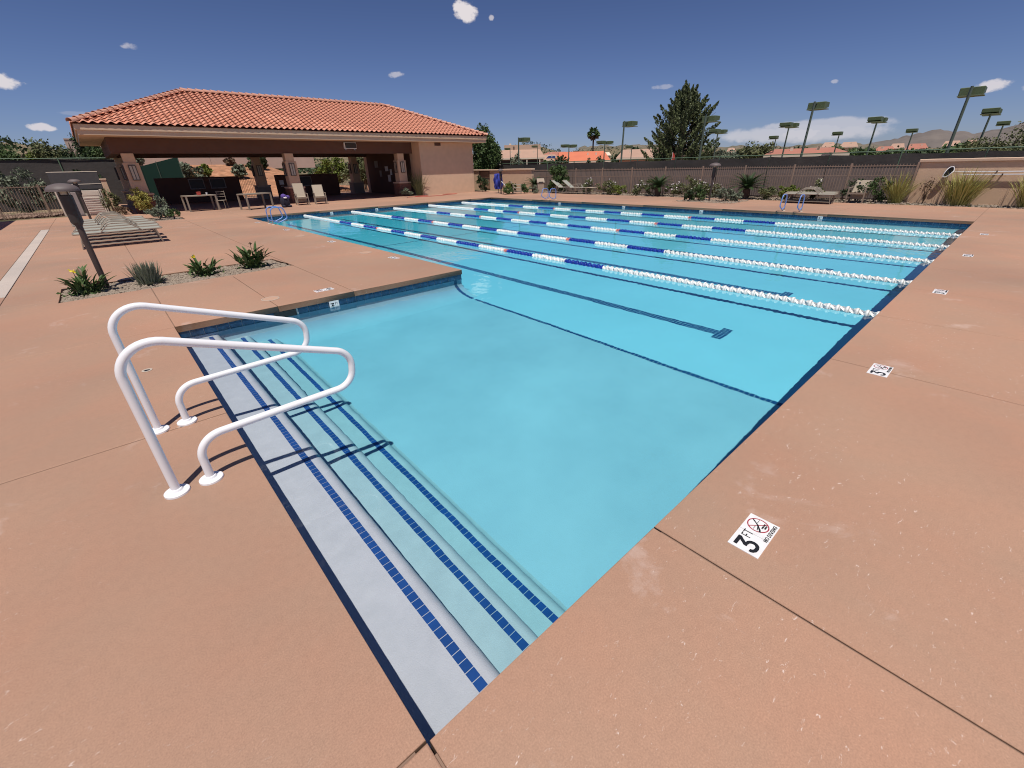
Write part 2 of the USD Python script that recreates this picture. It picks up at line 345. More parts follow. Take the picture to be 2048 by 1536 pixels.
def water_material():
    n = {"g": ("geometry", {}), "n1": ("noise_texture", {"scale": 2.2, "detail": 3.0, "roughness": .5, "distortion": .3}), "b": ("bump", {"strength": .55, "distance": .011}),
         "fr": ("fresnel", {"IOR": 1.33}), "rf": ("refraction_bsdf", {"color": (1, 1, 1), "roughness": 0.0, "IOR": 1.33, "distribution": "beckmann"}),
         "gl": ("glossy_bsdf", {"color": (1, 1, 1), "roughness": .015}), "tr": ("transparent_bsdf", {"color": (1, 1, 1)}),
         "m1": ("mix_closure", {}), "m2": ("mix_closure", {}), "ab": ("absorption_volume", {"color": WATER_ABS, "density": 1.0})}
    l = [("g.position", "n1.vector"), ("n1.fac", "b.height"), ("b.normal", "gl.normal"), ("b.normal", "rf.normal"), ("b.normal", "fr.normal"),
         ("fr.fac", "m1.fac"), ("rf.BSDF", "m1.closure1"), ("gl.BSDF", "m1.closure2"),
         ("g.backfacing", "m2.fac"), ("m1.closure", "m2.closure1"), ("tr.BSDF", "m2.closure2")]
    n["fr"][1].pop("normal", None); l.remove(("b.normal", "fr.normal"))
    M["water"] = usdkit.material(stage, "/World/Looks/water", n, l, surface="m2.closure", volume="ab.volume")
WATER_ABS = (.43, .980, 1.0)
try:
    water_material()
except Exception as e:
    raise

# ------------------------------------------------------------------ pool: dimensions
PW, SY, AX, PL = 19.24, 6.15, 4.65, 22.86        # far side, step side end, inner corner, length
ZW = -0.170
pool_poly = Polygon([(0, 0), (PW, 0), (PW, PL), (AX, PL), (AX, SY), (0, SY)])
def floor_z(y):
    return np.interp(y, [0, 4, 12.2, 22.86], [-1.04, -1.06, -1.30, -1.95])
LANES = [5.93, 8.42, 10.85, 13.25, 15.65, 18.05]
ROPES = [7.21, 9.63, 12.07, 14.37, 16.80]

basin = thing("pool_basin", "pale blue plaster pool shell with entry steps and dark tile lines", None, kind="structure")
IN = .02                                           # walls stand behind the slab edge
def wallstrip(p, q, inward, R):
    p, q, w = np.array(p, float), np.array(q, float), np.array(inward, float)
    ts = np.linspace(0, 1, 40); g = []
    for t in ts:
        b = p + (q - p) * t; fz = floor_z(b[1]); prof = [(0, -.235), (0, -.5), (0, fz + R)]
        for k in range(1, 7):
            a = k / 6 * math.pi / 2; prof.append((R * (1 - math.cos(a)), fz + R - R * math.sin(a)))
        g.append([[b[0] + w[0] * o, b[1] + w[1] * o, z] for o, z in prof])
    return sheet(g)
walls = [((-IN, -IN), (PW + IN, -IN), (0, 1)), ((PW + IN, -IN), (PW + IN, PL + IN), (-1, 0)), ((PW + IN, PL + IN), (AX - IN, PL + IN), (0, -1)),
         ((AX - IN, PL + IN), (AX - IN, SY + IN), (1, 0)), ((AX - IN, SY + IN), (-IN, SY + IN), (0, -1)), ((-IN, SY + IN), (-IN, -IN), (1, 0))]
for p, q, w in walls:
    part(basin, "wall", wallstrip(p, q, w, .62 if w == (0, -1) and q[0] < 0 else .2), "plaster", smooth=40)
    d = np.array(q, float) - np.array(p, float); L = np.linalg.norm(d); d /= L; o = -np.array(w, float) * .03
    part(basin, "beam", sheet([[[p[0] + w[0] * -.004, p[1] + w[1] * -.004, -.085], [p[0] + w[0] * -.004, p[1] + w[1] * -.004, -.24]],
                              [[q[0] + w[0] * -.004, q[1] + w[1] * -.004, -.085], [q[0] + w[0] * -.004, q[1] + w[1] * -.004, -.24]]]), "white_grout")
ysf = np.linspace(-.03, PL + .03, 60)
part(basin, "floor", sheet([[[x, y, floor_z(y)] for x in np.linspace(AX - .17, PW + .03, 20)] for y in ysf]), "plaster_lane", smooth=True)
ysf = np.linspace(-.03, SY + .03, 24)
part(basin, "floor", sheet([[[x, y, floor_z(y)] for x in np.linspace(.9, AX - .17, 8)] for y in ysf]), "plaster", smooth=True)
# steps: one profile with rounded nosings and coves
ST = [(.44, -.355), (.80, -.695), (1.11, -.93)]
prof = [(-.02, -.35)]; lowz = [-.695, -.93, None]
for i, (xe, zt) in enumerate(ST):
    zl = lowz[i] if lowz[i] else -1.042; rn, rc = .06, .05
    for k in range(7):
        a = k / 6 * math.pi / 2; prof.append((xe - rn + rn * math.sin(a), zt - rn + rn * math.cos(a)))
    for k in range(6):
        a = k / 5 * math.pi / 2; prof.append((xe + rc - rc * math.cos(a), zl + rc - rc * math.sin(a)))
part(basin, "steps", strip([(x, 0, z) for x, z in prof], [(0, -.02, 0), (0, 2.0, 0), (0, 4.1, 0), (0, SY + .02, 0)]), "plaster_step", smooth=50)
# waterline tiles
def tile_row(p, q, w, stuff=False):
    p, q, w = np.array(p, float), np.array(q, float), np.array(w, float); L = np.linalg.norm(q - p); d = (q - p) / L
    n = int(L / .1535); out = []
    for k in range(n):
        c = p + d * (k + .5) * L / n; h = L / n / 2 - .0036
        a, b = c - d * h, c + d * h; off = w * .006
        x0, x1 = sorted([a[0], (b + off)[0]]); y0, y1 = sorted([a[1], (b + off)[1]])
        out.append(((c + w * .006), bx(min(x0, x1), max(x0, x1), min(y0, y1), max(y0, y1), -.236, -.092)))
    return out
marks = []
skip_d = [(1.22, 1.5)]                               # skimmer mouth in the step-side wall
for i, (p, q, w) in enumerate(walls):
    row = tile_row(p, q, w)
    if i in (1, 2, 4):
        for c, m in row:
            if i == 4 and any(a < c[0] < b for a, b in skip_d): continue
            part(basin, "tile", m, "pool_tile")
    else:
        part(basin, "tile_band", cat([m for _, m in row]), "pool_tile", kind="stuff")
part(basin, "skimmer_mouth", bx(1.189, 1.505, SY + .004, SY + .2, -.24, -.095), "black_paint")
# step edge mosaic
for (xe, zt), x0 in zip(ST, (.308, .668, .978)):
    rest = []
    for k in range(int(SY / .0535)):
        y = .02 + k * .0535; m = bx(x0, x0 + .049, y, y + .0495, zt - .004, zt + .003)
        if y < 5.2: part(basin, "step_tile", m, "step_tile")
        else: rest.append(m)
    part(basin, "step_tile_row", cat(rest), "step_tile", kind="stuff")
# lane lines of small tiles on the floor
def mosaic(x0, x1, y0, y1, s=.0575, lift=.004):
    out = []
    nx, ny = max(1, round((x1 - x0) / s)), max(1, round((y1 - y0) / s)); dx, dy = (x1 - x0) / nx, (y1 - y0) / ny
    for i in range(nx):
        for j in range(ny):
            xa, ya = x0 + i * dx, y0 + j * dy; ys = [ya + .003, ya + dy - .003]; za, zb = floor_z(ys[0]) + lift, floor_z(ys[1]) + lift
            V = [[xa + .003, ys[0], za], [xa + dx - .003, ys[0], za], [xa + dx - .003, ys[1], zb], [xa + .003, ys[1], zb]]
            out.append((np.array(V), np.array([[0, 1, 2], [0, 2, 3]])))
    return cat(out)
for x in LANES:
    m = [mosaic(x - .0865, x + .0865, 1.62, 21.3), mosaic(x - .23, x + .23, 1.47, 1.62)]
    part(basin, "lane_line", cat(m), "lane_tile", kind="stuff")
    part(basin, "wall_target", cat([bx(x - .115, x + .115, PL + .008, PL + .019, -1.15, -.26), bx(x - .3, x + .3, PL + .007, PL + .018, -.62, -.40)]), "lane_tile")
    part(basin, "wall_target", cat([bx(x - .115, x + .115, -.019, -.008, -.85, -.26), bx(x - .3, x + .3, -.018, -.007, -.62, -.40)]), "lane_tile")
part(basin, "corner_line", mosaic(AX - .20, AX - .135, .17, SY - .59), "lane_tile", kind="stuff")
# the same line climbing the wall cove at the corner
cv = [(SY + IN - .004, -.245), (SY + IN - .004, floor_z(SY) + .62)] + [(SY + IN - .62 * (1 - math.cos(a)) - .004, floor_z(SY) + .626 - .62 * math.sin(a)) for a in np.linspace(.1, math.pi / 2, 9)]
part(basin, "corner_line", sheet([[[AX - .20, y, z], [AX - .135, y, z]] for y, z in cv]), "lane_tile")
brk = mosaic(AX + .1, PW - .1, 12.2, 12.26, s=.12)
part(basin, "break_line", brk, "lane_tile", kind="stuff")

# water body
wp = Polygon([(.0, .0), (PW, .0), (PW, PL), (AX, PL), (AX, SY), (.0, SY)]).buffer(.012, join_style=2)
wm = trimesh.creation.extrude_polygon(wp, 2.4, engine="earcut"); wm.apply_translation([0, 0, ZW - 2.4])
whole("pool_water", wm, "water", "clear turquoise water filling the swimming pool", kind="structure")

# ------------------------------------------------------------------ deck of concrete slabs
deck = thing("pool_deck", "salmon tinted concrete pool deck with narrow joints and pale scuffs", None, kind="structure")
bed_poly = Polygon([(-1.19, 8.97), (2.47, 9.25), (2.36, 10.45), (-1.19, 10.26)])
bed2 = Polygon([(1.05, 24.3), (2.55, 24.3), (2.55, 26.4), (1.05, 26.4)])
def grid_rects(xs, ys):
    return [sbox(a, c, b, d) for a, b in zip(xs, xs[1:]) for c, d in zip(ys, ys[1:])]
rects = []
rects += grid_rects([-9, -4.5, 0, 1.44, 4.68, 6.62, 8.5, 10.5, 12.5, 14.5, 16.5, PW, 22.2, 24.75], [-8, -4, 0])
rects += grid_rects([-9, -4.5, 0], [0, 3.1, 6.12])
rects += grid_rects([-9, -4.5, -2.12], [6.12, 12, 18, 24.1]) + grid_rects([-1.88, 0], [6.12, 9.2, 12, 18, 24.1]) + [sbox(-2.12, 6.12, -1.88, 10.2)]
rects += grid_rects([0, 1.27], [6.15, 9.0]) + grid_rects([1.27, 2.45], [6.15, 9.0]) + grid_rects([0, 2.45], [9.0, 12, 18, 24.1]) + grid_rects([2.45, AX], [6.15, 9.3, 13.2, 18, 22.86])
rects += grid_rects([2.45, AX], [22.86, 24.1]) + grid_rects([-9, -4.5, -1.9, .9, 2.45, AX], [24.1, 27.2, 31.2])
rects += grid_rects([AX, 8, 11.2, 14.4, 17.6, PW, 22.2, 24.75], [22.86, 26.6, 29.5, 43]) + grid_rects([.9, AX], [31.2, 43])
rects += grid_rects([PW, 22.2, 24.75], [0, 3.8, 7.6, 11.4, 15.2, 19, 22.86])
cuts = shapely.union_all([bed_poly, bed2])
for rc in rects:
    q = rc.difference(cuts)
    for g in getattr(q, "geoms", [q]):
        if g.area < .02: continue
        b = rc.bounds
        g2 = g.buffer(-.0045, join_style=2)
        # an edge on the pool keeps its exact line
        if g2.is_empty: continue
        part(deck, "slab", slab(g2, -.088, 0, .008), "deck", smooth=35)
jb = shapely.union_all(rects).difference(cuts).difference(pool_poly.buffer(.03, join_style=2)).buffer(-.02, join_style=2)
for g in getattr(jb, "geoms", [jb]):
    m = trimesh.creation.extrude_polygon(g, .076, engine="earcut"); m.apply_translation([0, 0, -.086]); part(deck, "joint_filler", m, "joint")
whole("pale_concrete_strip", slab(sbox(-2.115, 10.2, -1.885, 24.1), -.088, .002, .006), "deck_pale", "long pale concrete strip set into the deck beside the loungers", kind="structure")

# ------------------------------------------------------------------ ground
def terrain(x, y):
    x, y = np.asarray(x, float), np.asarray(y, float)
    z = np.full(np.broadcast(x, y).shape, -.10)
    z = np.where(x > 25.2, -.02, z)
    z = z - np.clip((x - 26.6) / 2.5, 0, 1) * 1.0 * (1 - 0)
    emb = np.clip((y - 42.5) / 12, 0, 1) ** .8 * 2.7 * np.clip((22 - x) / 8, 0, 1) * np.clip((x + 2) / 5, .0, 1)
    z = z + emb
    r = np.hypot(x - CAM[0], y - CAM[1]); a = np.degrees(np.arctan2(y - CAM[1], x - CAM[0]))
    # broad rise of the land far away, and the near hills
    rise = np.clip((r - 110) / 900, 0, 1) * 9
    def hill(a0, wa, rr, wr, h): return h * np.exp(-((a - a0) / wa) ** 2 - ((r - rr) / wr) ** 2)
    hl = hill(96, 14, 430, 120, 18) + hill(45.5, 3.5, 620, 160, 22) + hill(36, 9, 950, 260, 22) + hill(52, 5, 900, 220, 18) + hill(22, 6, 1100, 260, 17) + hill(10, 8, 1300, 260, 10) + hill(72, 12, 800, 200, 20)
    nz = meshkit.fbm(np.stack([x / 60, y / 60, 0 * x], -1), 4, 3) - .5
    return z + rise + hl + nz * np.clip((r - 120) / 300, 0, 1) * 9
def axis(pts):
    far = [70, 85, 105, 130, 160, 200, 250, 300, 360, 430, 500, 570, 640, 720, 820, 930, 1050, 1200, 1400, 1700, 2200, 3200, 5200]
    return np.array(sorted(set([-v for v in far] + far + pts)))
gx = axis([-40, -25, -15, -9, -4, -.06, AX - .06, 8, 14, PW + .06, 22, 25, 25.3, 26.6, 27.2, 28, 29.1, 31, 36, 45, 55])
gy = axis([-40, -20, -10, -.06, 3, SY + .06, 12, PL + .06, 30, 36, 42.5, 44, 46, 48, 51, 54.5, 58, 63])
X, Y = np.meshgrid(gx, gy, indexing="ij"); Z = terrain(X, Y)
idx = np.arange(X.size).reshape(X.shape); F = []
for i in range(len(gx) - 1):
    for j in range(len(gy) - 1):
        c = shapely.Point((gx[i] + gx[i + 1]) / 2, (gy[j] + gy[j + 1]) / 2)
        if pool_poly.contains(c): continue
        F += [[idx[i, j], idx[i + 1, j], idx[i + 1, j + 1]], [idx[i, j], idx[i + 1, j + 1], idx[i, j + 1]]]
def ground_material():
    n = {"g": ("geometry", {}), "n1": ("noise_texture", {"scale": .09, "detail": 7.0, "roughness": .65}), "r1": ("rgb_ramp", {"ramp": [(.38, (.17, .145, .085)), (.5, (.27, .19, .125)), (.62, (.33, .235, .16))]}),
         "n2": ("noise_texture", {"scale": .35, "detail": 4.0, "roughness": .7}), "r2": ("rgb_ramp", {"ramp": [(.46, (0, 0, 0)), (.56, (1, 1, 1))]}), "mx": ("mix_color", {"blend_type": "mix", "b": (.085, .09, .045)}),
         "s": ("separate_xyz", {}), "ln": ("math", {"math_type": "less_than", "value2": 70.0}), "l2": ("math", {"math_type": "greater_than", "value2": 41.0}), "lx": ("math", {"math_type": "greater_than", "value2": 1.5}), "m0": ("math", {"math_type": "multiply"}), "n9": ("noise_texture", {"scale": 1.3, "detail": 6.0, "roughness": .7}), "r9": ("rgb_ramp", {"ramp": [(.35, (.50, .27, .16)), (.5, (.40, .19, .105)), (.66, (.22, .13, .08))]}), "mm": ("math", {"math_type": "multiply"}),
         "dm": ("mix_color", {"blend_type": "mix", }), "p": ("principled_bsdf", {"roughness": .95, "specular_ior_level": .1}),
         "v": ("vector_length", {}) if False else ("math", {"math_type": "multiply", "value2": 1.0})}
    l = [("g.position", "n1.vector"), ("g.position", "n2.vector"), ("n1.fac", "r1.fac"), ("n2.fac", "r2.fac"), ("r1.color", "mx.a"), ("r2.color", "mx.fac"),
         ("g.position", "s.vector"), ("s.y", "ln.value1"), ("s.y", "l2.value1"), ("ln.value", "m0.value1"), ("l2.value", "m0.value2"), ("m0.value", "mm.value1"), ("s.x", "lx.value1"), ("lx.value", "mm.value2"), ("g.position", "n9.vector"), ("n9.fac", "r9.fac"), ("r9.color", "dm.b"), ("mx.result", "dm.a"), ("mm.value", "dm.fac"), ("dm.result", "p.base_color")]
    n.pop("v")
    M["ground"] = usdkit.material(stage, "/World/Looks/ground", n, l, surface="p.BSDF")
ground_material()
whole("ground", trimesh.Trimesh(np.stack([X, Y, Z], -1).reshape(-1, 3), F, process=False), "ground", "desert ground of red dirt and scrub reaching to the hills", kind="structure", smooth=True)

# distant mountains on the far right, and the low ridges
def mountain(name, az0, az1, d, prof, base_el, depth, matname, label):
    az = np.linspace(az0, az1, 90); e = np.interp(az, sorted(prof), [prof[k] for k in sorted(prof)])
    e = e + (meshkit.fbm(np.stack([az * 1.7, 0 * az, 0 * az], -1), 4, 5) - .5) * .28
    g = []
    for t in np.linspace(0, 1, 14):
        row = []
        for a, ee in zip(az, e):
            dd = d + depth * (t - .5); f = math.sin(math.pi * min(t / .9, 1)) if t < .9 else 0
            nn = meshkit.fbm(np.array([[a * 2.5, t * 5, 1.3]]), 4, 9)[0] - .5
            p = pol(a, 0, dd); z0 = -6
            row.append([p[0], p[1], z0 + max(0, (d * math.tan(math.radians(ee)) + CAM[2] - z0)) * f * (1 + .35 * nn * (abs(t - .45) > .03))])
        g.append(row)
    whole(name, sheet(g), matname, label, kind="structure", smooth=True)
mat("mountain_rock", (.12, .10, .09), .95, (.17, .14, .12), .006, island=0)
mat("ridge_scrub", (.10, .095, .06), .95, (.20, .155, .11), .03)
mountain("mountains", -9, 15, 4200, {-9: 2.0, -3: 2.3, 1.5: 2.25, 3.5: 1.75, 4.8: 1.55, 6: 1.9, 7.4: 2.05, 8.6: 1.75, 10: 1.45, 12: 1.1, 15: .5}, 0, 1800, "mountain_rock", "grey brown mountain range along the horizon")
mountain("hills", 8, 40, 1900, {8: .5, 12: 1.2, 15: 1.35, 17: 1.25, 20: 1.2, 24: 1.35, 30: 1.75, 34: 1.85, 40: 1.8}, 0, 700, "ridge_scrub", "low scrubby desert ridges in front of the mountains")
mat("bin_tan", (.36, .285, .215), .6, (.32, .25, .19), 4.0)
mat("lid_rim", (.50, .42, .34), .6); mat("lid_cover", (.50, .31, .21), .7, (.46, .28, .19), 12.0)
mat("bronze_top", (.11, .085, .08), .6, (.13, .10, .095), 9.0)
mat("roof_tile_b", (.60, .245, .15), .65, (.53, .21, .125), 2.2, bump=.003, bscale=40); mat("roof_tile_c", (.69, .32, .21), .65, (.61, .27, .17), 2.2, bump=.003, bscale=40); mat("brick_b", (.20, .085, .06), .8, (.16, .065, .045), 6.0)
mat("roof_tile_field", (.65, .275, .172), .65, (.57, .23, .145), 2.2, bump=.003, bscale=40, island=.13)
mat("gate_brown", (.22, .12, .075), .7); mat("gate_panel", (.32, .19, .12), .75, (.28, .165, .11), 3.0)
mat("lamp_rim", (.17, .20, .11), .5)
mat("pale_stucco", (.50, .39, .32), .9, (.46, .355, .29), 1.0)
# PART2 ------------------------------------------------------------ hand rails
def handrail(y, label):
    t = thing("handrail", label, "handrail", (-.27, y, 0), group="white handrails at the pool steps")
    pts = fillet([(-.185, 0, .012), (-.185, 0, 1.03), (1.055, 0, .585), (1.025, 0, .330), (.0, 0, .305), (.0, 0, .012)], [.17, .135, .135, .21], 12)
    part(t, "rail", tube(pts, .0245, 18), "white_paint", smooth=50)
    for x in (-.185, 0):
        fl = lathe([(.024, .034), (.031, .032), (.037, .019), (.062, .017), (.068, .013), (.069, .001), (.02, .001)], 36); fl.apply_translation([x, 0, 0])
        part(t, "flange", fl, "white_paint", smooth=35)
    return t
handrail(2.18, "white looped handrail nearer the camera, rising beside the pool steps")
handrail(3.15, "white looped handrail farther along the pool steps, behind the nearer one")

# ------------------------------------------------------------------ depth markers on the deck
def text(s, h, x, y, z=.0042, bold=True, depth=.0012, w=None):
    m = meshkit.text_mesh(s, h, depth, bold); b = m.bounds
    m.apply_translation([-b[0][0], -b[0][1], 0])
    k = (w / (b[1][0] - b[0][0])) if w else 1.0
    m.apply_transform(np.diag([k, h / (b[1][1] - b[0][1]), 1, 1])); m.apply_translation([x, y, z]); return m
def ring2(r0, r1, x, y, z, n=40):
    a = np.linspace(0, 2 * np.pi, n); return sheet([[[x + r * math.cos(t), y + r * math.sin(t), z] for r in (r1, r0)] for t in a])
def bar(x0, y0, x1, y1, w, z):
    p, q = np.array([x0, y0]), np.array([x1, y1]); d = (q - p) / np.linalg.norm(q - p); n = np.array([-d[1], d[0]]) * w / 2
    return (np.array([[*(p + n), z], [*(p - n), z], [*(q - n), z], [*(q + n), z]]), np.array([[0, 1, 2], [0, 2, 3]]))
def marker(x, y, rz, label, digit="3"):
    t = thing("depth_marker", label, "depth marker", (x, y, .0005), rz, group="depth markers set in the deck")
    for i in range(2):
        part(t, "tile", bx(i * .151 + .001, i * .151 + .150, 0, .150, -.004, .0036), "sign_white")
    part(t, "number", text(digit, .112, .016, .018, w=.082), "black_paint"); part(t, "unit", text("FT", .046, .108, .080, bold=False, w=.052), "black_paint")
    cx, cy, r = .232, .086, .054
    part(t, "no_diving_ring", cat([ring2(r - .006, r, cx, cy, .0046), bar(cx - .036, cy + .036, cx + .036, cy - .036, .005, .0047)]), "red_paint")
    fig = [bar(cx + .032, cy + .040, cx + .004, cy + .006, .006, .0051), bar(cx + .004, cy + .006, cx - .034, cy - .022, .0085, .0051), bar(cx - .010, cy - .002, cx - .040, cy - .010, .004, .0052), ring2(0, .006, cx - .041, cy - .024, .0052, 12)]
    for k in range(5):
        fig.append(bar(cx - .044 + k * .006, cy + .008 + .003 * (k % 2), cx - .038 + k * .006, cy + .011 - .003 * (k % 2), .002, .0052)); fig.append(bar(cx + .014 + k * .006, cy + .008 + .003 * (k % 2), cx + .02 + k * .006, cy + .011 - .003 * (k % 2), .002, .0052))
    part(t, "diver_symbol", cat(fig), "black_paint")
    part(t, "small_words", cat([text("SHALLOW", .0085, cx - .012, cy - .028, .0051, w=.044), text("WATER", .0085, cx - .006, cy - .040, .0051, w=.030)]), "black_paint")
    part(t, "words", text("NO DIVING", .020, .138, .007, bold=True, w=.150), "black_paint")
for x, lb in [(1.62, "white no diving depth marker tile nearest the camera on the near deck edge"), (4.53, "white depth marker tile where a deck joint meets it, second along the near deck edge"),
              (8.36, "third white depth marker along the near deck edge, beyond the second lane rope"), (12.13, "fourth white depth marker along the near deck edge"), (15.9, "white depth marker near the far end of the near deck edge")]:
    marker(x, -.475, 0, lb)
marker(2.27, 6.67, math.pi, "white no diving tile on the deck above the step side wall")
for y, lb in [(8.48, "white depth marker tile by the inner corner of the deck"), (12.1, "white depth marker tile half way along the lounger side of the pool"), (16.1, "white depth marker tile just before the near blue ladder"), (19.75, "white depth marker tile beyond the near blue ladder")]:
    marker(4.27, y, -math.pi / 2, lb, "4" if y > 11 else "3")

def waterline_mark(c, w, label, digit):
    """white tile flush on the waterline band; w = inward normal"""
    t = thing("waterline_marker", label, "depth marker", (c[0], c[1], -.163), math.atan2(w[1], w[0]) + math.pi / 2, group="white depth tiles in the waterline band")
    part(t, "tile", bx(-.078, .078, -.011, -.002, -.075, .072), "sign_white")
    f = lambda m: move(m, rx=math.pi / 2)
    a = text(digit, .085, -.062, -.045, 0, w=.062); b = text("FT", .036, .014, .006, 0, bold=False, w=.042)
    part(t, "number", move(f(a), (0, -.0112, 0)), "black_paint"); part(t, "unit", move(f(b), (0, -.0112, 0)), "black_paint")
waterline_mark((2.09, SY + .014), (0, -1), "white three foot tile in the waterline band beside the steps", "3")
for k, y in enumerate([4.0, 8.5, 12.5, 16.8]):
    waterline_mark((PW + .014, y), (-1, 0), ["white depth tile in the far wall below the ladder nearest the wall end", "white depth tile in the far wall opposite the mushroom lamp", "white depth tile in the middle of the far pool wall", "white depth tile in the far wall below the distant ladder"][k], "3" if y < 6 else "4")
for k, x in enumerate([8.6, 11.1]):
    waterline_mark((x, PL + .014), (0, -1), ["white depth tile in the end wall between first and second ropes", "white depth tile in the end wall between second and third ropes"][k], "5")

def lid(x, y, r, label, col="sign_white"):
    t = thing("skimmer_lid", label, "drain lid", (x, y, .001), group="round lids in the deck")
    part(t, "rim", lathe([(r, 0), (r, .003), (r - .012, .004), (r - .014, 0)], 40), "lid_rim", smooth=30)
    part(t, "cover", lathe([(r - .016, .0), (r - .017, .003), (.012, .004), (.0, .002)], 40), "lid_cover", smooth=30)
lid(1.31, 6.68, .13, "round tan skimmer lid on the deck behind the steps"); lid(4.22, 9.48, .13, "round pale skimmer lid near the inner deck corner"); lid(4.14, 13.93, .13, "round lid in the deck between the ladder and the planting bed")
t = thing("deck_anchor", "small round metal anchor cup in the deck left of the handrails", "anchor cup", (-.41, 4.66, .001))
part(t, "collar", lathe([(.045, 0), (.045, .003), (.030, .004), (.026, -.0005)], 24), "lid_rim"); part(t, "hole", lathe([(.026, .0008), (0, .0008)], 20), "black_paint")

# ------------------------------------------------------------------ lane ropes
def float_mesh():
    h = lathe([(.014, -.056), (.052, -.056), (.066, -.050), (.068, -.030), (.060, -.018), (.040, -.012), (.026, .006), (.030, .030), (.050, .046), (.054, .054), (.014, .056)], 12)
    v = []
    for k in range(5):
        a = 2 * math.pi * k / 5; pts = []
        for j in range(4):
            z = -.03 + .075 * j / 3; b = a + .9 * j / 3; pts.append([[.02 * math.cos(b), .02 * math.sin(b), z], [(.062 - .004 * j) * math.cos(b), (.062 - .004 * j) * math.sin(b), z]])
        v.append(sheet(pts))
    m = cat([h] + v); m.apply_transform(trimesh.transformations.rotation_matrix(-math.pi / 2, [1, 0, 0])); return m
FM = float_mesh()
pat = [(22.75, 18.3, "white"), (18.3, 17.2, "blue"), (17.2, 16.05, "white"), (16.05, 14.95, "blue"), (14.95, 14.83, "red"), (14.83, 13.85, "white"), (13.85, 12.95, "blue"), (12.95, 11.9, "white"), (11.9, 10.93, "blue"),
       (10.93, 9.9, "white"), (9.9, 8.82, "blue"), (8.82, 7.84, "white"), (7.84, 7.72, "red"), (7.72, 6.7, "blue"), (6.7, 5.68, "white"), (5.68, 4.65, "blue"), (4.65, 0, "white")]
ords = ["blue and white lane rope nearest the step corner", "blue and white lane rope, second from the step corner", "blue and white lane rope in the middle of the five", "blue and white lane rope, second from the far wall", "blue and white lane rope nearest the far fence side wall"]
for x, lb in zip(ROPES, ords):
    t = thing("lane_rope", lb, "lane rope", (x, 0, ZW), group="lane ropes across the pool")
    part(t, "cable", tube([(0, .02, .01), (0, 11, 0), (0, PL - .02, .01)], .005, 6), "steel")
    k = 0
    y = .085; far = []
    while y < PL - .1:
        c = next((n for a, b, n in pat if b <= y < a), "white")
        m = FM.copy(); m.apply_transform(trimesh.transformations.rotation_matrix(rng.uniform(0, 6.28), [0, 1, 0])); m.apply_translation([rng.normal(0, .002), y, .004 + rng.normal(0, .003)])
        part(t, "float", m, c + "_float", smooth=35)
        k += 1; y += .116
    part(t, "anchor", lathe([(.0, -.03), (.02, -.03), (.02, .03), (0, .03)], 10), "steel")

# ------------------------------------------------------------------ blue ladders (grab rails)
def ladder(loc, rz, gap, label):
    t = thing("pool_ladder", label, "pool ladder", loc, rz, group="blue grab rail ladders")
    for s in (-gap / 2, gap / 2):
        pts = fillet([(-.12, s, 0), (-.12, s, .60), (.34, s, .60), (.44, s, .20), (.10, s, .06), (-.10, s, .14)], [.16, .14, .10, .08], 7)
        part(t, "rail", tube(pts, .020, 12), "blue_rail", smooth=50)
        part(t, "post", tube([(-.12, s, .0), (-.12, s, .16)], .0225, 12), "steel", smooth=40)
        f = lathe([(.02, .03), (.03, .026), (.055, .016), (.057, 0)], 20); f.apply_translation([-.12, s, 0]); part(t, "flange", f, "lens", smooth=35)
ladder((AX - .02, 18.3, 0), 0, .55, "blue looped ladder rails on the lounger side of the pool")
ladder((PW + .32, 17.8, 0), math.pi, .62, "blue ladder rails on the far deck below the palm tree")
ladder((PW + .32, 5.1, 0), math.pi, .60, "blue ladder rails on the far deck before the stacked loungers")

# ------------------------------------------------------------------ mushroom lamps
def lamp(x, y, h, r, label, pr=.045):
    t = thing("mushroom_lamp", label, "garden lamp", (x, y, -.03), group="bronze mushroom path lamps")
    part(t, "post", tube([(0, 0, 0), (0, 0, h * .80)], pr, 16), "bronze", smooth=40)
    part(t, "sleeve", lathe([(pr * 1.0, h * .62), (pr * 1.9, h * .66), (pr * 2.0, h * .90), (pr * 1.2, h * .91)], 20), "dark_metal", smooth=35)
    part(t, "lens", lathe([(pr * 1.5, h * .885), (pr * 1.55, h * .945)], 20), "lens", smooth=40)
    for k in range(4):
        a = k * math.pi / 2 + .6; c, s = math.cos(a) * pr * 1.7, math.sin(a) * pr * 1.7; part(t, "bracket", bx(c - .008, c + .008, s - .008, s + .008, h * .88, h * .95), "bronze")
    dome = [(r, h * .937), (r * .99, h * .945)] + [(r * math.cos(a), h * .945 + r * .50 * math.sin(a)) for a in np.linspace(.12, 1.5, 9)] + [(0.0, h * .945 + r * .50)]
    part(t, "shade", lathe([(r * .9, h * .938)] + dome, 32), "bronze_top", smooth=40)
lamp(-.58, 9.85, 1.71, .215, "tall dark mushroom lamp standing in the gravel planting bed")
lamp(-.62, 27.7, 1.72, .23, "dark mushroom lamp by the storage cabinet, half hidden by the nearer lamp")
lamp(22.95, 9.95, 1.72, .27, "brown mushroom lamp among shrubs on the far deck"); lamp(22.15, 25.2, 1.67, .22, "small mushroom lamp beside the low stucco wall")

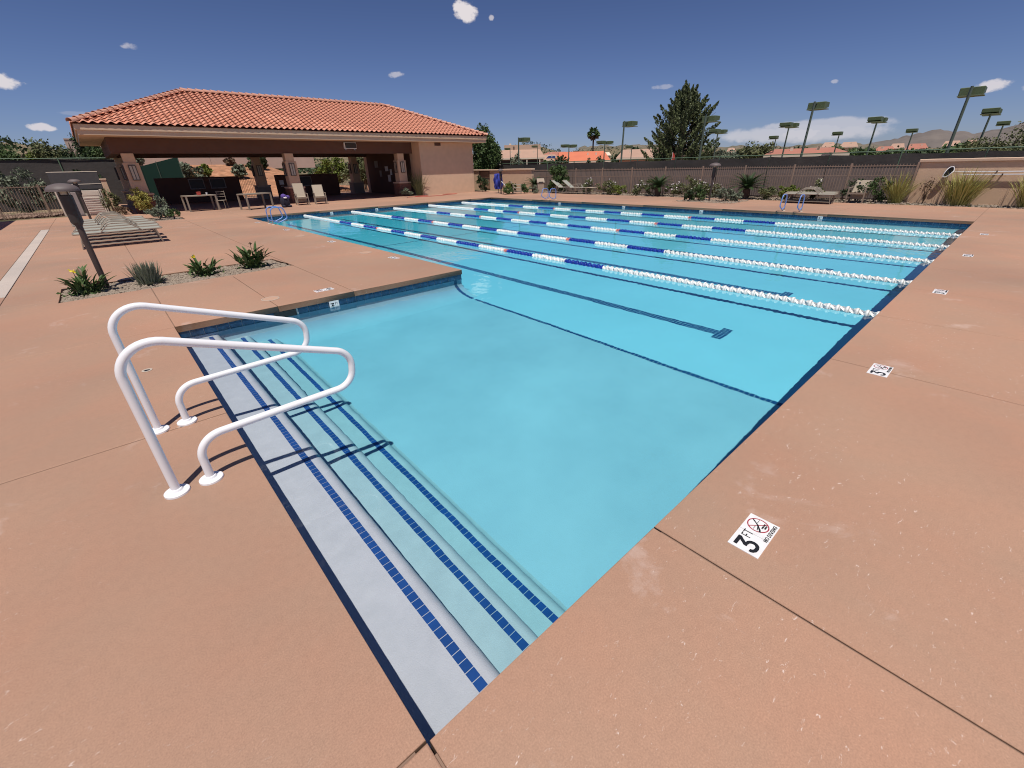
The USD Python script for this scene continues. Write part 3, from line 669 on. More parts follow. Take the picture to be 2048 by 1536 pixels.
# ------------------------------------------------------------------ gravel beds
def pebbles(poly, n, r0, r1, z, name, label, m="pebble", squash=.6):
    ico = trimesh.creation.icosphere(0); b = poly.bounds; V = []; Fc = []; k = 0
    while k < n:
        p = rng.uniform([b[0], b[1]], [b[2], b[3]])
        if not poly.contains(shapely.Point(*p)): continue
        s = rng.uniform(r0, r1) * rng.uniform(.6, 1.2, 3); s[2] *= squash
        a = rng.uniform(0, 6.28); R = np.array([[math.cos(a), -math.sin(a), 0], [math.sin(a), math.cos(a), 0], [0, 0, 1]])
        V.append((ico.vertices * (s * rng.uniform(.75, 1.25, (12, 1)))) @ R.T + [p[0], p[1], z + s[2] * .35]); Fc.append(ico.faces + 12 * k); k += 1
    whole(name, trimesh.Trimesh(np.vstack(V), np.vstack(Fc), process=False), m, label, kind="stuff")
def bed_base(poly, z, label):
    m = trimesh.creation.extrude_polygon(poly.buffer(-.002), .06, engine="earcut"); m.apply_translation([0, 0, z - .06]); whole("planting_bed", m, "gravel", label, kind="structure")
bed_base(bed_poly, -.04, "gravel covered planting bed cut into the deck"); bed_base(bed2, -.04, "small gravel bed by the pavilion shrubs")
pebbles(bed_poly.buffer(-.03), 3600, .016, .042, -.038, "gravel", "loose tan gravel in the long planting bed"); pebbles(bed2.buffer(-.05), 900, .015, .035, -.04, "gravel", "loose tan gravel in the small bed")
strip_poly = sbox(24.78, -6, 27.0, 27.5)
pebbles(strip_poly, 5200, .025, .06, -.015, "gravel", "strip of tan stones below the far fence and wall", "pebble", .7)
pebbles(sbox(21.9, 8.4, 23.9, 11.4), 900, .025, .055, 0.0, "gravel", "patch of tan stones round the far lamp", "pebble", .6)
pebbles(sbox(-9, 33.9, -.2, 36.6), 1800, .04, .13, -.06, "gravel", "red brown stones along the fence at the back", "pebble_red", .8)
rb = Polygon([(21.9, 8.4), (23.9, 8.4), (23.9, 11.4), (21.9, 11.4)])
# ------------------------------------------------------------------ plants
def leaf_strip(base, az, length, width, lift, droop, n=5, fold=.15):
    """one blade: an arched, folded strip of n segments"""
    d = np.array([math.cos(az), math.sin(az), 0]); s = np.array([-math.sin(az), math.cos(az), 0]); rows = []
    p = np.array(base, float); ang = lift
    for k in range(n + 1):
        f = k / n; w = width * (math.sin(math.pi * (.12 + .86 * f)) ** .8) * .5 + .0005
        nrm = np.array([-math.sin(ang) * d[0], -math.sin(ang) * d[1], math.cos(ang)])
        rows.append([p - s * w + nrm * w * fold * 2, p, p + s * w + nrm * w * fold * 2])
        p = p + (d * math.cos(ang) + np.array([0, 0, math.sin(ang)])) * length / n; ang -= droop / n
    return sheet(rows)
def cards(pts, size, flat=.0, elong=1.6, upright=0.0):
    """leaf clumps: one folded quad at each point"""
    pts = np.asarray(pts, float); n = len(pts); nrm = rng.normal(size=(n, 3)); nrm[:, 2] += flat; nrm /= np.linalg.norm(nrm, axis=1, keepdims=True)
    a = rng.normal(size=(n, 3)); u = np.cross(nrm, a); u /= np.linalg.norm(u, axis=1, keepdims=True); v = np.cross(nrm, u)
    if upright: u = u * (1 - upright) + np.array([0, 0, 1.0]) * upright; u /= np.linalg.norm(u, axis=1, keepdims=True); v = np.cross(nrm, u); v /= np.linalg.norm(v, axis=1, keepdims=True)
    s = size * rng.uniform(.6, 1.4, (n, 1)); u = u * s * elong / 2; v = v * s / 2
    V = np.stack([pts - u, pts - v + nrm * s * .12, pts + u, pts + v + nrm * s * .12], 1).reshape(-1, 3); i = np.arange(n)[:, None] * 4
    return trimesh.Trimesh(V, np.vstack([i + [0, 1, 2], i + [0, 2, 3]]), process=False)
def blob_points(center, radii, n, clumps=14, fill=.5, seed=0):
    """points in uneven clumps through an ellipsoid"""
    r = np.random.default_rng(seed); c = r.normal(size=(clumps, 3)); c /= np.linalg.norm(c, axis=1, keepdims=True); c *= r.uniform(.25, .85, (clumps, 1)) ** .7
    k = r.integers(0, clumps, n); q = r.normal(size=(n, 3)); q /= np.linalg.norm(q, axis=1, keepdims=True); q *= r.uniform(fill, 1, (n, 1)) * r.uniform(.22, .42, (clumps, 1))[k]
    return (c[k] + q) * np.array(radii) + np.array(center)
def shrub(x, y, r, h, m, label, n=900, size=.05, group=None, z=0., name="shrub", catg="shrub", flowers=None, nf=60, seed=None, clumps=16, stemm="bark"):
    seed = seed if seed is not None else int(abs(x * 131 + y * 977)) % 9973
    t = thing(name, label, catg, (x, y, z), group=group)
    pts = blob_points((0, 0, h * .54), (r * 1.05, r * 1.05, h * .52), n, clumps, .3, seed); pts = pts[pts[:, 2] > .01]
    part(t, "foliage", cards(pts, size), m)
    rr = np.random.default_rng(seed + 1)
    part(t, "stem", cat([tube([(0, 0, -.03), (dx * .4, dy * .4, h * .3), (dx, dy, h * .6)], [.012, .009, .004], 5) for dx, dy in rr.uniform(-r * .6, r * .6, (6, 2))]), stemm)
    if flowers:
        p = blob_points((0, 0, h * .62), (r * 1.1, r * 1.1, h * .52), nf * 3, clumps, .8, seed); p = p[p[:, 2] > h * .45][:nf]
        part(t, "flowers", cards(p, size * 1.05, .6, 1.1), flowers)
    return t
def grass_clump(x, y, h, spread, m, label, n=160, name="grass_clump", z=0., group=None, w=.012, droop=.9):
    t = thing(name, label, "grass", (x, y, z), group=group); out = []
    for k in range(n):
        a = rng.uniform(0, 6.28); b = rng.uniform(0, spread * .25); lift = rng.uniform(1.0, 1.54); out.append(leaf_strip((b * math.cos(a), b * math.sin(a), 0), a + rng.normal(0, .3), h * rng.uniform(.6, 1.08), w, lift, rng.uniform(.1, droop), 4))
    part(t, "blades", cat(out), m); return t
# the four plants of the long bed: every leaf its own piece
def canna(x, y, label, n, L, W, flower=None, stalks=0):
    t = thing("leafy_plant", label, "plant", (x, y, -.04))
    for k in range(n):
        a = k * 2.399 + rng.normal(0, .5); f = math.sqrt((k + .5) / n); d = np.array([math.cos(a), math.sin(a), 0]); H = L * rng.uniform(.45, .8) * (1.15 - .55 * f)
        b0 = d * .09 * f; top = d * (.09 + .17 * rng.uniform(.6, 1.2)) * f * 1.15 + [0, 0, H]
        part(t, "stem", tube([b0, (b0 + top) / 2 + d * .01, top], [.008, .007, .004], 5), "canna_leaf")
        for j in range(6):
            g = (j + 1) / 6; p = b0 + (top - b0) * g; az = a + rng.uniform(-1.5, 1.5) if j < 5 else a
            part(t, "leaf", leaf_strip(p, az, L * rng.uniform(.34, .56), W * rng.uniform(.7, 1.1), rng.uniform(.55, 1.3), rng.uniform(.1, .7), 4, .2), "canna_leaf" if rng.random() > .07 else "brown_leaf", smooth=True)
    for k in range(stalks):
        a = rng.uniform(0, 6.28); p = [(0.05 * math.cos(a), .05 * math.sin(a), 0), (.08 * math.cos(a), .08 * math.sin(a), L * .6), (.10 * math.cos(a), .10 * math.sin(a), L * .98)]
        part(t, "stalk", tube(p, [.007, .006, .004], 6), "canna_leaf")
        if flower: part(t, "flower", cards(np.array(p[-1]) + rng.normal(0, .014, (8, 3)), .035), flower)
    pts = rng.normal(0, .12, (260, 3)); pts[:, 2] = abs(pts[:, 2]) * .6; part(t, "undergrowth", cards(pts, .04), "green_leaf")
    return t
canna(-.84, 9.60, "dark green leafy plant at the lamp end of the gravel bed", 15, .42, .062, "yellow_flower", 1)
canna(.92, 9.74, "small leafy plant with one yellow flower in the gravel bed", 11, .38, .058, "yellow_flower", 1)
canna(1.82, 9.80, "tallest dark leafy plant at the pool end of the gravel bed", 15, .50, .068, "brown_leaf", 1)
t = thing("spiky_plant", "grey green spiky plant between the leafy ones in the gravel bed", "plant", (.02, 9.66, -.04))
out = []
for k in range(330):
    a = rng.uniform(0, 6.28); b = rng.uniform(0, .17); out.append(leaf_strip((b * math.cos(a), b * math.sin(a), 0), a + rng.normal(0, .4), rng.uniform(.22, .44), .019, rng.uniform(1.05, 1.56), rng.uniform(-.1, .15), 3))
part(t, "spikes", cat(out), "grey_leaf")
for k in range(14):
    a = rng.uniform(-1.2, 1.2) - .5; part(t, "leaf", leaf_strip((.16 * math.cos(a), .16 * math.sin(a), 0), a, rng.uniform(.14, .24), .05, rng.uniform(.2, 1.1), .3, 4), "grey_leaf", smooth=True)
# shrubs round the pavilion
shrub(1.62, 29.75, .52, 1.15, "yellow_leaf", "yellow feathery shrub in front of the corner pillar", 2600, .055, name="feathery_shrub", clumps=22)
shrub(.45, 30.9, .42, 1.15, "olive_leaf", "thin olive shrub left of the corner pillar", 700, .055); shrub(.75, 30.2, .4, .45, "brown_leaf", "low dry brown shrub below the olive one", 400, .05)
shrub(1.75, 25.4, .42, .55, "grey_leaf", "round grey green shrub in the small gravel bed", 1500, .04); shrub(2.25, 25.2, .30, .42, "green_leaf", "low green shrub beside the round grey one", 700, .04)
shrub(2.05, 26.2, .34, .95, "grey_leaf", "tufted silver plant behind the round grey shrub", 700, .05)
shrub(-.2, 35.0, .9, 2.05, "dark_leaf", "dark rounded bush beside the cabinet", 2600, .09)
shrub(-3.2, 37.4, 1.3, 2.1, "grey_leaf", "pale grey green bush behind the back fence", 2600, .09)
grass_clump(18.0, 29.75, 1.75, 1.0, "olive_leaf", "tall wispy grass against the pavilion end wall", 150, w=.022); shrub(17.05, 29.9, .45, .55, "grey_leaf", "low grey shrub by the end pillar", 700, .05)
shrub(23.55, 29.1, .55, 1.15, "dark_leaf", "dark shrub in a pot at the corner of the pavilion", 900, .07)
# right hand beds
grass_clump(25.5, 2.95, 1.25, 1.0, "straw", "yellow green ornamental grass by the end of the long fence", 240, w=.02, droop=.7)
grass_clump(25.35, .95, 1.35, 1.5, "straw", "wide yellow ornamental grass below the leaf net", 380, w=.02, droop=.7); grass_clump(25.3, -.95, 1.25, 1.1, "straw", "yellow ornamental grass at the picture's edge by the stucco wall", 240, w=.02, droop=.7)
t = thing("dry_plant", "dry brown twiggy plant against the stucco wall", "plant", (25.7, 2.05, 0)); out = []
for k in range(16):
    a = rng.uniform(0, 6.28); q = np.array([.22 * math.cos(a), .22 * math.sin(a), rng.uniform(.5, .85)]); out.append(tube([(0, 0, 0), q * [.3, .3, .6], q], [.008, .006, .003], 5))
part(t, "twigs", cat(out), "brown_leaf"); part(t, "foliage", cards(rng.normal(0, .12, (120, 3)) + [0, 0, .7], .05), "brown_leaf")
def sago(x, y, h, n, L, label):
    t = thing("sago_palm", label, "palm", (x, y, -.02), group="sago palms by the long fence")
    part(t, "trunk", lathe([(.16, 0), (.20, h * .25), (.17, h * .55), (.06, h * .62)], 14), "bark", smooth=40)
    for k in range(n):
        a = k * 2.399; f = k / n; lift = 1.35 - 1.05 * f; base = np.array([0, 0, h * .55]); d = np.array([math.cos(a), math.sin(a), 0]); out = []; p = base.copy(); ang = lift
        for j in range(12):
            q = p + (d * math.cos(ang) + np.array([0, 0, math.sin(ang)])) * L / 12
            for sd in (-1, 1):
                s = np.array([-d[1], d[0], 0]) * sd; w = .17 * math.sin(math.pi * (.15 + .8 * j / 12)); tip = p + s * w + (q - p) * 1.6 + [0, 0, .03]
                out.append((np.array([p, q, tip]), np.array([[0, 1, 2]])))
            p = q; ang -= .085
        part(t, "frond", cat(out), "palm_leaf")
sago(25.15, 14.2, .8, 34, .95, "sago palm beside the pink flowers, farther along the fence"); sago(25.2, 9.1, .85, 40, 1.05, "larger sago palm right of the far mushroom lamp"); sago(25.0, 24.6, .75, 26, .9, "sago palm beside the beige bin")
shrub(25.25, 22.6, .95, 1.95, "green_leaf", "big rounded green bush between the bin and the far loungers", 4200, .075, clumps=26)
fl = [(25.3, 18.4, .55, .8, "pink flowering shrub left of the post near the small table"), (25.2, 17.6, .5, .85, "white flowering shrub beside the yellow green one"), (25.3, 15.6, .55, .85, "pink white flowering shrub before the farther sago palm"), (25.4, 13.3, .6, .8, "white flowering shrub just right of the farther sago palm"),
      (25.4, 10.9, .6, .85, "white flowering shrub behind the far mushroom lamp"), (25.5, 11.8, .5, .8, "white flowering shrub left of the far mushroom lamp"), (25.4, 6.1, .45, .85, "white flowering shrub behind the stacked loungers"), (25.5, 19.9, .6, .85, "white flowering shrub behind the raised loungers")]
for x, y, r, h, lb in fl: shrub(x, y, r, h, "olive_leaf", lb, 900, .055, flowers="white_flower" if "white" in lb else "pink_flower", nf=50)
for x, y, r, h, m, lb in [(25.0, 16.9, .5, .65, "lime_leaf", "yellow green shrub between the flowering ones"), (25.5, 12.4, .6, 1.0, "olive_leaf", "olive shrub behind the white flowers"), (25.3, 8.1, .55, .7, "olive_leaf", "low olive shrub right of the larger sago palm"), (25.4, 7.2, .5, .65, "lime_leaf", "low yellow green shrub near the stacked loungers"),
                          (25.6, 4.4, .6, .95, "dark_leaf", "dark shrub behind the low chair"), (25.6, 3.7, .55, 1.0, "green_leaf", "green shrub between chair and tall grass"), (25.7, 15.0, .5, .9, "olive_leaf", "olive shrub behind the farther sago palm"),
                          (22.75, 10.45, .42, .75, "green_leaf", "bright green shrub left of the far mushroom lamp"), (22.9, 9.25, .5, .6, "grey_leaf", "grey green shrub right of the far mushroom lamp"), (23.2, 8.75, .35, .4, "grey_leaf", "small grey shrub at the edge of the far stones"), (22.4, 10.75, .32, .5, "dark_leaf", "dark green tuft at the pool edge of the far stones"),
                          (22.0, 24.3, .45, .55, "green_leaf", "green shrub below the white sign"), (22.5, 24.6, .35, .75, "lime_leaf", "yellow green shrub beside the far sling chair"), (23.4, 24.0, .32, .6, "green_leaf", "green shrub right of the far sling chair"), (23.9, 23.4, .4, .55, "grey_leaf", "low grey shrub by white stones"), (23.0, 24.9, .4, .8, "olive_leaf", "olive shrub behind the far sling chair")]:
    shrub(x, y, r, h, m, lb, 1000, .05)

# trees
def limbs(base, h, spread, n, r0, seed, start=.25):
    r = np.random.default_rng(seed); out = []; ends = []
    for k in range(n):
        a = k * 2.4 + r.normal(0, .3); z0 = h * (start + (.65 - start) * k / n); z1 = z0 + h * r.uniform(.12, .3); d = spread * r.uniform(.6, 1)
        e = np.array([d * math.cos(a), d * math.sin(a), z1]); out.append(tube([(0, 0, z0), (e[0] * .5, e[1] * .5, z0 + (z1 - z0) * .6), e], [r0 * .5, r0 * .33, r0 * .12], 6)); ends.append(e)
    return out, np.array(ends)
def tree(name, loc, h, r, m, label, n=6000, size=.3, seed=1, catg="tree", trunk=.05, lo=.25, clumps=30, squash=1.0, group=None):
    t = thing(name, label, catg, loc, group=group); L, ends = limbs(None, h, r * .7, 9, h * trunk, seed, lo * .7)
    part(t, "trunk", tube([(0, 0, -.2), (.02 * h, 0, h * .3), (-.01 * h, .01 * h, h * .62), (0, 0, h * .85)], [h * trunk, h * trunk * .8, h * trunk * .45, h * trunk * .1], 9), "bark", smooth=60)
    part(t, "limbs", cat(L), "bark")
    pts = blob_points((0, 0, h * (lo + 1) / 2), (r * 1.12, r * 1.12, h * (1 - lo) / 2 * 1.06), n, clumps, .15, seed)
    part(t, "crown", cards(pts, size, 0, 1.7), m); return t
def gz(p): return float(terrain(p[0], p[1]))
# big pine: tiers of upswept branches with tufts
def pine(az, d, label):
    p = pol(az, 0, d); z = gz(p); h = CAM[2] + d * math.tan(math.radians(7.55)) - z; t = thing("pine_tree", label, "tree", (p[0], p[1], z))
    part(t, "trunk", tube([(0, 0, -.3), (.1, 0, h * .5), (0, 0, h * .93)], [.32, .22, .05], 10), "bark", smooth=60); br = []; P = []; r = np.random.default_rng(4)
    def plume(p0, p1, rad, n):
        ax = p1 - p0
        for j in range(n):
            v = r.uniform(0, 1) ** .8; w = rad * min(1, v * 3.5 + .3) * (1 - v) ** .65 + .02; q = r.normal(0, 1, 3); q /= np.linalg.norm(q); P.append(p0 + ax * v + q * w * r.uniform(.55, 1.0))
    for k in range(104):
        f = (k + .5) / 104; zz = h * (.02 + .82 * f); a = k * 2.399 + r.normal(0, .4); prof = np.interp(f, [0, .2, .38, .52, .66, .8, .92, 1], [4.7, 4.7, 4.0, 3.7, 3.0, 2.1, 1.2, .6]) * r.uniform(.66, 1.06)
        d_ = np.array([math.cos(a), math.sin(a), 0]); rise = prof * r.uniform(.30, .65); m_ = d_ * prof * .55 + [0, 0, zz + rise * .4]; e = d_ * prof + [0, 0, zz + rise]; br.append(tube([(0, 0, zz), m_, e], [.07 * (1.2 - f), .045, .012], 5))
        plume(m_ - d_ * .2, e + d_ * .15 + [0, 0, r.uniform(.7, 1.5)], r.uniform(.42, .68) * (1.1 - .4 * f), 230)
        plume(m_ * .75 + np.array([0, 0, zz]) * .25, m_ + d_ * .25 + [0, 0, r.uniform(1.0, 1.9)], r.uniform(.40, .62) * (1.1 - .4 * f), 150)
    for k in range(6):
        a = k * 2.4; q = r.uniform(.1, .9); top = h * r.uniform(.94, 1.0) - q * .5; o = np.array([q * math.cos(a), q * math.sin(a), 0]); plume(o * .5 + [0, 0, top - 2.6], o + [0, 0, top], .36, 170)
    part(t, "branches", cat(br), "bark"); part(t, "crown", cards(P, .13, 0, 1.8, .5), "pine_leaf")
pine(28.6, 62, "tall dark pine tree rising behind the tennis fence")
def fan_palm(az, d, el0, el1, label):
    p = pol(az, 0, d); z = gz(p); h = CAM[2] + d * math.tan(math.radians(el1)) - z; t = thing("fan_palm", label, "palm", (p[0], p[1], z))
    part(t, "trunk", tube([(0, 0, 0), (.1, 0, h * .5), (0, 0, h * .86)], [.26, .20, .19], 9), "bark", smooth=60); out = []; dead = []
    for k in range(150):
        u = rng.normal(size=3); u /= np.linalg.norm(u); c = np.array([0, 0, h * .88]); L = rng.uniform(1.3, 1.9); tgt = out
        if u[2] < -.35: u[2] = -abs(u[2]); tgt = dead if u[2] < -.55 else out
        e = c + u * L; s = np.cross(u, rng.normal(size=3)); s /= np.linalg.norm(s); tgt.append((np.array([c + u * L * .35, c + u * L * .75 + s * .42, e, c + u * L * .75 - s * .42]), np.array([[0, 1, 2], [0, 2, 3]])))
    part(t, "crown", cat(out), "green_leaf"); part(t, "dry_fronds", cat(dead), "brown_leaf")
fan_palm(38.35, 128, 0, 3.75, "tall slender fan palm standing alone against the sky")
def tree_at(name, az, d, el, width_px, m, label, **kw):
    p = pol(az, 0, d); z = gz(p); h = CAM[2] + d * math.tan(math.radians(el)) - z; depth = (np.array([p[0], p[1], 0]) - CAM) @ fw; r = width_px / FPX * depth / 2
    return tree(name, (p[0], p[1], z), h, r, m, label, seed=int(az * 100) % 997, **kw)
tree_at("leafy_tree", 50.9, 46, 3.95, 56, "green_leaf", "full green tree right behind the pavilion's end wall", n=20000, size=.11, lo=.02, clumps=44)
tree_at("mesquite_tree", 2.0, 44, 2.0, 150, "olive_leaf", "wide airy mesquite tree above the right end of the tennis fence", n=20000, size=.075, lo=.12, clumps=60)
tree_at("desert_tree", 24.0, 82, 1.15, 70, "grey_leaf", "pale grey green tree just right of the pine", n=3000, size=.25, lo=.05)
tree_at("desert_tree", 20.9, 80, 2.05, 70, "olive_leaf", "wispy tall tree between the pine and the red tiled roof", n=2200, size=.22, lo=.05, clumps=18)
tree_at("desert_tree", 22.3, 84, 1.2, 80, "olive_leaf", "low bushy tree below the white cloud bank", n=3000, size=.25, lo=.05)
tree_at("desert_tree", 26.5, 70, 1.4, 60, "olive_leaf", "small tree at the foot of the pine's right side", n=2500, size=.22, lo=.05)
tree_at("desert_tree", 31.0, 72, .75, 55, "olive_leaf", "small tree at the foot of the pine's left side", n=2200, size=.22, lo=.05)
tree_at("desert_tree", 18.0, 120, 1.05, 90, "green_leaf", "green tree belt clump behind the red tiled roof", n=3000, size=.35, lo=.05)
tree_at("desert_tree", 14.5, 110, .95, 80, "green_leaf", "green tree right of the red tiled roof's ridge", n=3000, size=.3, lo=.05)
tree_at("desert_tree", 12.0, 90, .75, 100, "green_leaf", "broad green tree below the twin floodlight", n=3200, size=.3, lo=.05); tree_at("desert_tree", 9.6, 110, .85, 80, "green_leaf", "green tree below the mountain's left slope", n=2600, size=.3, lo=.05)
tree_at("desert_tree", 6.6, 80, .9, 90, "dark_leaf", "dark green tree by the tall leaning floodlight pole", n=3200, size=.28, lo=.05); tree_at("desert_tree", 4.9, 95, 1.0, 80, "green_leaf", "green tree before the mountain beside the mesquite", n=2600, size=.3, lo=.05)
tree_at("desert_tree", 34.9, 105, 1.55, 40, "dark_leaf", "dark tree between orange roof and beige gable", n=2400, size=.3, lo=.02); tree_at("desert_tree", 37.4, 84, .8, 30, "dark_leaf", "dark clipped bush before the orange roof, right one", n=1200, size=.22, lo=.0); tree_at("desert_tree", 38.8, 84, .6, 20, "dark_leaf", "dark clipped bush before the orange roof, left one", n=900, size=.22, lo=.0)
tree_at("desert_tree", 42.4, 78, 1.0, 40, "dark_leaf", "dark bushy tree at the left end of the orange roof", n=2200, size=.25, lo=.0); tree_at("desert_tree", 43.8, 84, .75, 26, "green_leaf", "small green tree right of the beige house", n=1500, size=.25, lo=.0); tree_at("desert_tree", 47.3, 90, 1.3, 24, "grey_leaf", "small grey tree before the beige house porch", n=1500, size=.25, lo=.1)
tree_at("desert_tree", 40.2, 220, 1.55, 50, "dark_leaf", "distant trees behind the orange roof", n=1600, size=.7, lo=.05); tree_at("desert_tree", 33.5, 170, 1.7, 26, "dark_leaf", "round dark tree behind the beige gable", n=1200, size=.5, lo=.1); tree_at("desert_tree", 28.0, 190, 1.3, 60, "olive_leaf", "distant olive tree behind the pine", n=1400, size=.7, lo=.05)
# scrub dots on the hill sides and the far plain: nobody could count them
def scrub(name, label, az0, az1, d0, d1, n, s0, s1, m):
    P = []
    for k in range(n):
        d = math.exp(rng.uniform(math.log(d0), math.log(d1))); p = pol(rng.uniform(az0, az1), 0, d); s = rng.uniform(s0, s1); q = rng.normal(0, 1, (9, 3)) * [s * .5, s * .5, s * .28]; P.append(q + [p[0], p[1], gz(p) + s * .35])
    whole(name, cards(np.vstack(P), (s0 + s1) * .22, 0, 1.3), m, label, kind="stuff")
scrub("scrub_vegetation", "dark desert scrub dotting the hills", -4, 100, 230, 1500, 3400, 2.0, 5.0, "dark_leaf"); scrub("scrub_vegetation", "olive desert scrub among the far houses", -4, 60, 110, 420, 900, 1.5, 3.5, "olive_leaf")
# behind the pavilion and the back fence
def bush_at(az, d, el, wpx, m, label, n=1800, size=.14, name="desert_shrub"):
    p = pol(az, 0, d); z = gz(p); h = max(.5, CAM[2] + d * math.tan(math.radians(el)) - z); depth = (np.array([p[0], p[1], 0]) - CAM) @ fw
    shrub(p[0], p[1], wpx / FPX * depth / 2, h, m, label, n, size, z=z, name=name, seed=int(az * 77) % 991, clumps=24)
tree_at("palo_verde_tree", 68.5, 49, 1.35, 70, "lime_leaf", "yellow green tree seen through the pavilion left of centre", n=4500, size=.12, lo=.1); tree_at("palo_verde_tree", 65.2, 48, 1.6, 80, "olive_leaf", "weeping olive tree seen through the pavilion's right bay", n=5000, size=.12, lo=.2)
bush_at(82.0, 47, 1.2, 60, "grey_leaf", "grey green bush on the bank seen through the left bay", 2600); bush_at(80.6, 50, .75, 26, "lime_leaf", "prickly green bush on the red bank"); bush_at(77.6, 50, .8, 30, "grey_leaf", "small grey bush on the red bank"); bush_at(75.8, 54, 1.6, 40, "dark_leaf", "dark bush by the tan wall behind the pavilion")
bush_at(78.2, 56, 1.4, 22, "brown_leaf", "dry bush before the tan wall"); bush_at(72.8, 48, 1.0, 20, "olive_leaf", "olive bush left of the middle pillar")
for az, el, w, m, lb in [(93.6, 2.45, 90, "green_leaf", "bushy green hedge plant at the left edge above the back screen"), (91.6, 2.9, 80, "olive_leaf", "olive bush above the back screen left of the tallest"), (90.0, 3.45, 66, "dark_leaf", "tallest dark tree above the back screen"), (88.2, 2.7, 60, "green_leaf", "green bush right of the tallest tree above the back screen"), (86.6, 2.6, 60, "grey_leaf", "flower specked grey bush beside the pavilion's left eave"), (95.5, 2.3, 80, "olive_leaf", "olive bush beyond the picture's left edge"), (92.6, 2.2, 50, "lime_leaf", "light green low bush above the back screen")]:
    tree_at("hedge_tree", az, 50, el, w, m, lb, n=8000, size=.10, lo=.0)
# ------------------------------------------------------------------ pavilion
pav = thing("pavilion", "open sided tan stucco pavilion with an orange clay tile hip roof", "pavilion", (12, 34.4, 0))
O = np.array([12, 34.4, 0.0])
def pp(name, mesh, m, smooth=False, parent=None, **kw):
    q = mesh.copy() if isinstance(mesh, trimesh.Trimesh) else trimesh.Trimesh(*mesh, process=False)
    q.apply_translation(-O); return part(parent or pav, name, q, m, smooth, **kw)
RX0, RX1, RY0, RY1, RZ0, RZ1 = .1, 24.1, 28.9, 39.9, 3.97, 6.12
RIDX0, RIDX1, RYM = RX0 + 5.5, RX1 - 5.5, 34.4
SL = math.atan2(RZ1 - RZ0, 5.5); SLEN = math.hypot(5.5, RZ1 - RZ0)
d = .05
roof = pp("roof", (np.array([[RX0, RY0, RZ0 - d], [RX1, RY0, RZ0 - d], [RX1, RY1, RZ0 - d], [RX0, RY1, RZ0 - d], [RIDX0, RYM, RZ1 - d], [RIDX1, RYM, RZ1 - d]]),
                   np.array([[0, 1, 5], [0, 5, 4], [1, 2, 5], [2, 3, 4], [2, 4, 5], [3, 0, 4]])), "roof_under")
CE, CPITCH = .348, .324
def tile_shape():
    n = 9; u = np.linspace(0, 1, n); prof = .042 * np.sin(2 * np.pi * u - .6); rows = []
    for v, lift in ((-.01, .056), (CE + .07, .0)):
        rows.append([[a * (CPITCH + .012), v, p + lift] for a, p in zip(u, prof)])
    lip = [[q[0], q[1], q[2] - .016] for q in rows[0]]
    return sheet(np.array([lip, rows[0], rows[1]]).transpose(1, 0, 2))
TS = tile_shape()
def place_tile(face, u, v):
    m = TS.copy(); m.apply_translation([u, v, 0]); m.apply_transform(trimesh.transformations.rotation_matrix(SL, [1, 0, 0]))
    if face == 0: m.apply_translation([RX0, RY0, RZ0])
    elif face == 1: m.apply_transform(trimesh.transformations.rotation_matrix(-math.pi / 2, [0, 0, 1])); m.apply_translation([RX0, RY1, RZ0])
    elif face == 2: m.apply_transform(trimesh.transformations.rotation_matrix(math.pi, [0, 0, 1])); m.apply_translation([RX1, RY1, RZ0])
    else: m.apply_transform(trimesh.transformations.rotation_matrix(math.pi / 2, [0, 0, 1])); m.apply_translation([RX1, RY0, RZ0])
    return m
front, rest = [], []
for face, W in ((0, 24.0), (1, 11.0), (2, 24.0), (3, 11.0)):
    for r in range(17):
        v = r * CE; ins = (v + .1) / SLEN * 5.5; n = int(W / CPITCH)
        for k in range(n):
            u = k * CPITCH; mid = u + CPITCH / 2
            if mid < ins - .02 or mid > W - ins + .02: continue
            m = place_tile(face, u, v + rng.normal(0, .004))
            (front if face == 0 else rest).append((np.linalg.norm(m.vertices.mean(0) - CAM), m))
front.sort(key=lambda q: q[0])
for _, m in front[:300]: pp("tile", m, rng.choice(["roof_tile", "roof_tile_b", "roof_tile_c"]), 40, roof)
# the remaining tiles, too many to part singly
pp("tile_field", cat([m for _, m in front[300:]]), "roof_tile_field", 40, roof, kind="stuff")
pp("tile_field", cat([m for _, m in rest]), "roof_tile_field", 40, roof, kind="stuff")
def cap_run(a, b, n):
    a, b = np.array(a), np.array(b); dv = (b - a) / n; L = np.linalg.norm(dv); dv /= L; side = np.cross(dv, [0, 0, 1]); side /= np.linalg.norm(side); upv = np.cross(side, dv)
    for k in range(n):
        p = a + dv * L * k; g = []
        for t, r, l in ((-.04, .155, .035), (L, .125, .0)):
            g.append([p + dv * t + side * r * math.cos(x) + upv * (r * math.sin(x) * .9 + l - .02) for x in np.linspace(-.1, math.pi + .1, 8)])
        lip = [np.array(q) - upv * .025 for q in g[0]]
        pp("ridge_tile", sheet([lip, g[0], g[1]]), "roof_tile_pale", 50, roof)
cap_run((RX0, RY0, RZ0 + .04), (RIDX0, RYM, RZ1 + .04), 22); cap_run((RX1, RY0, RZ0 + .04), (RIDX1, RYM, RZ1 + .04), 22); cap_run((RIDX0, RYM, RZ1 + .05), (RIDX1, RYM, RZ1 + .05), 34)
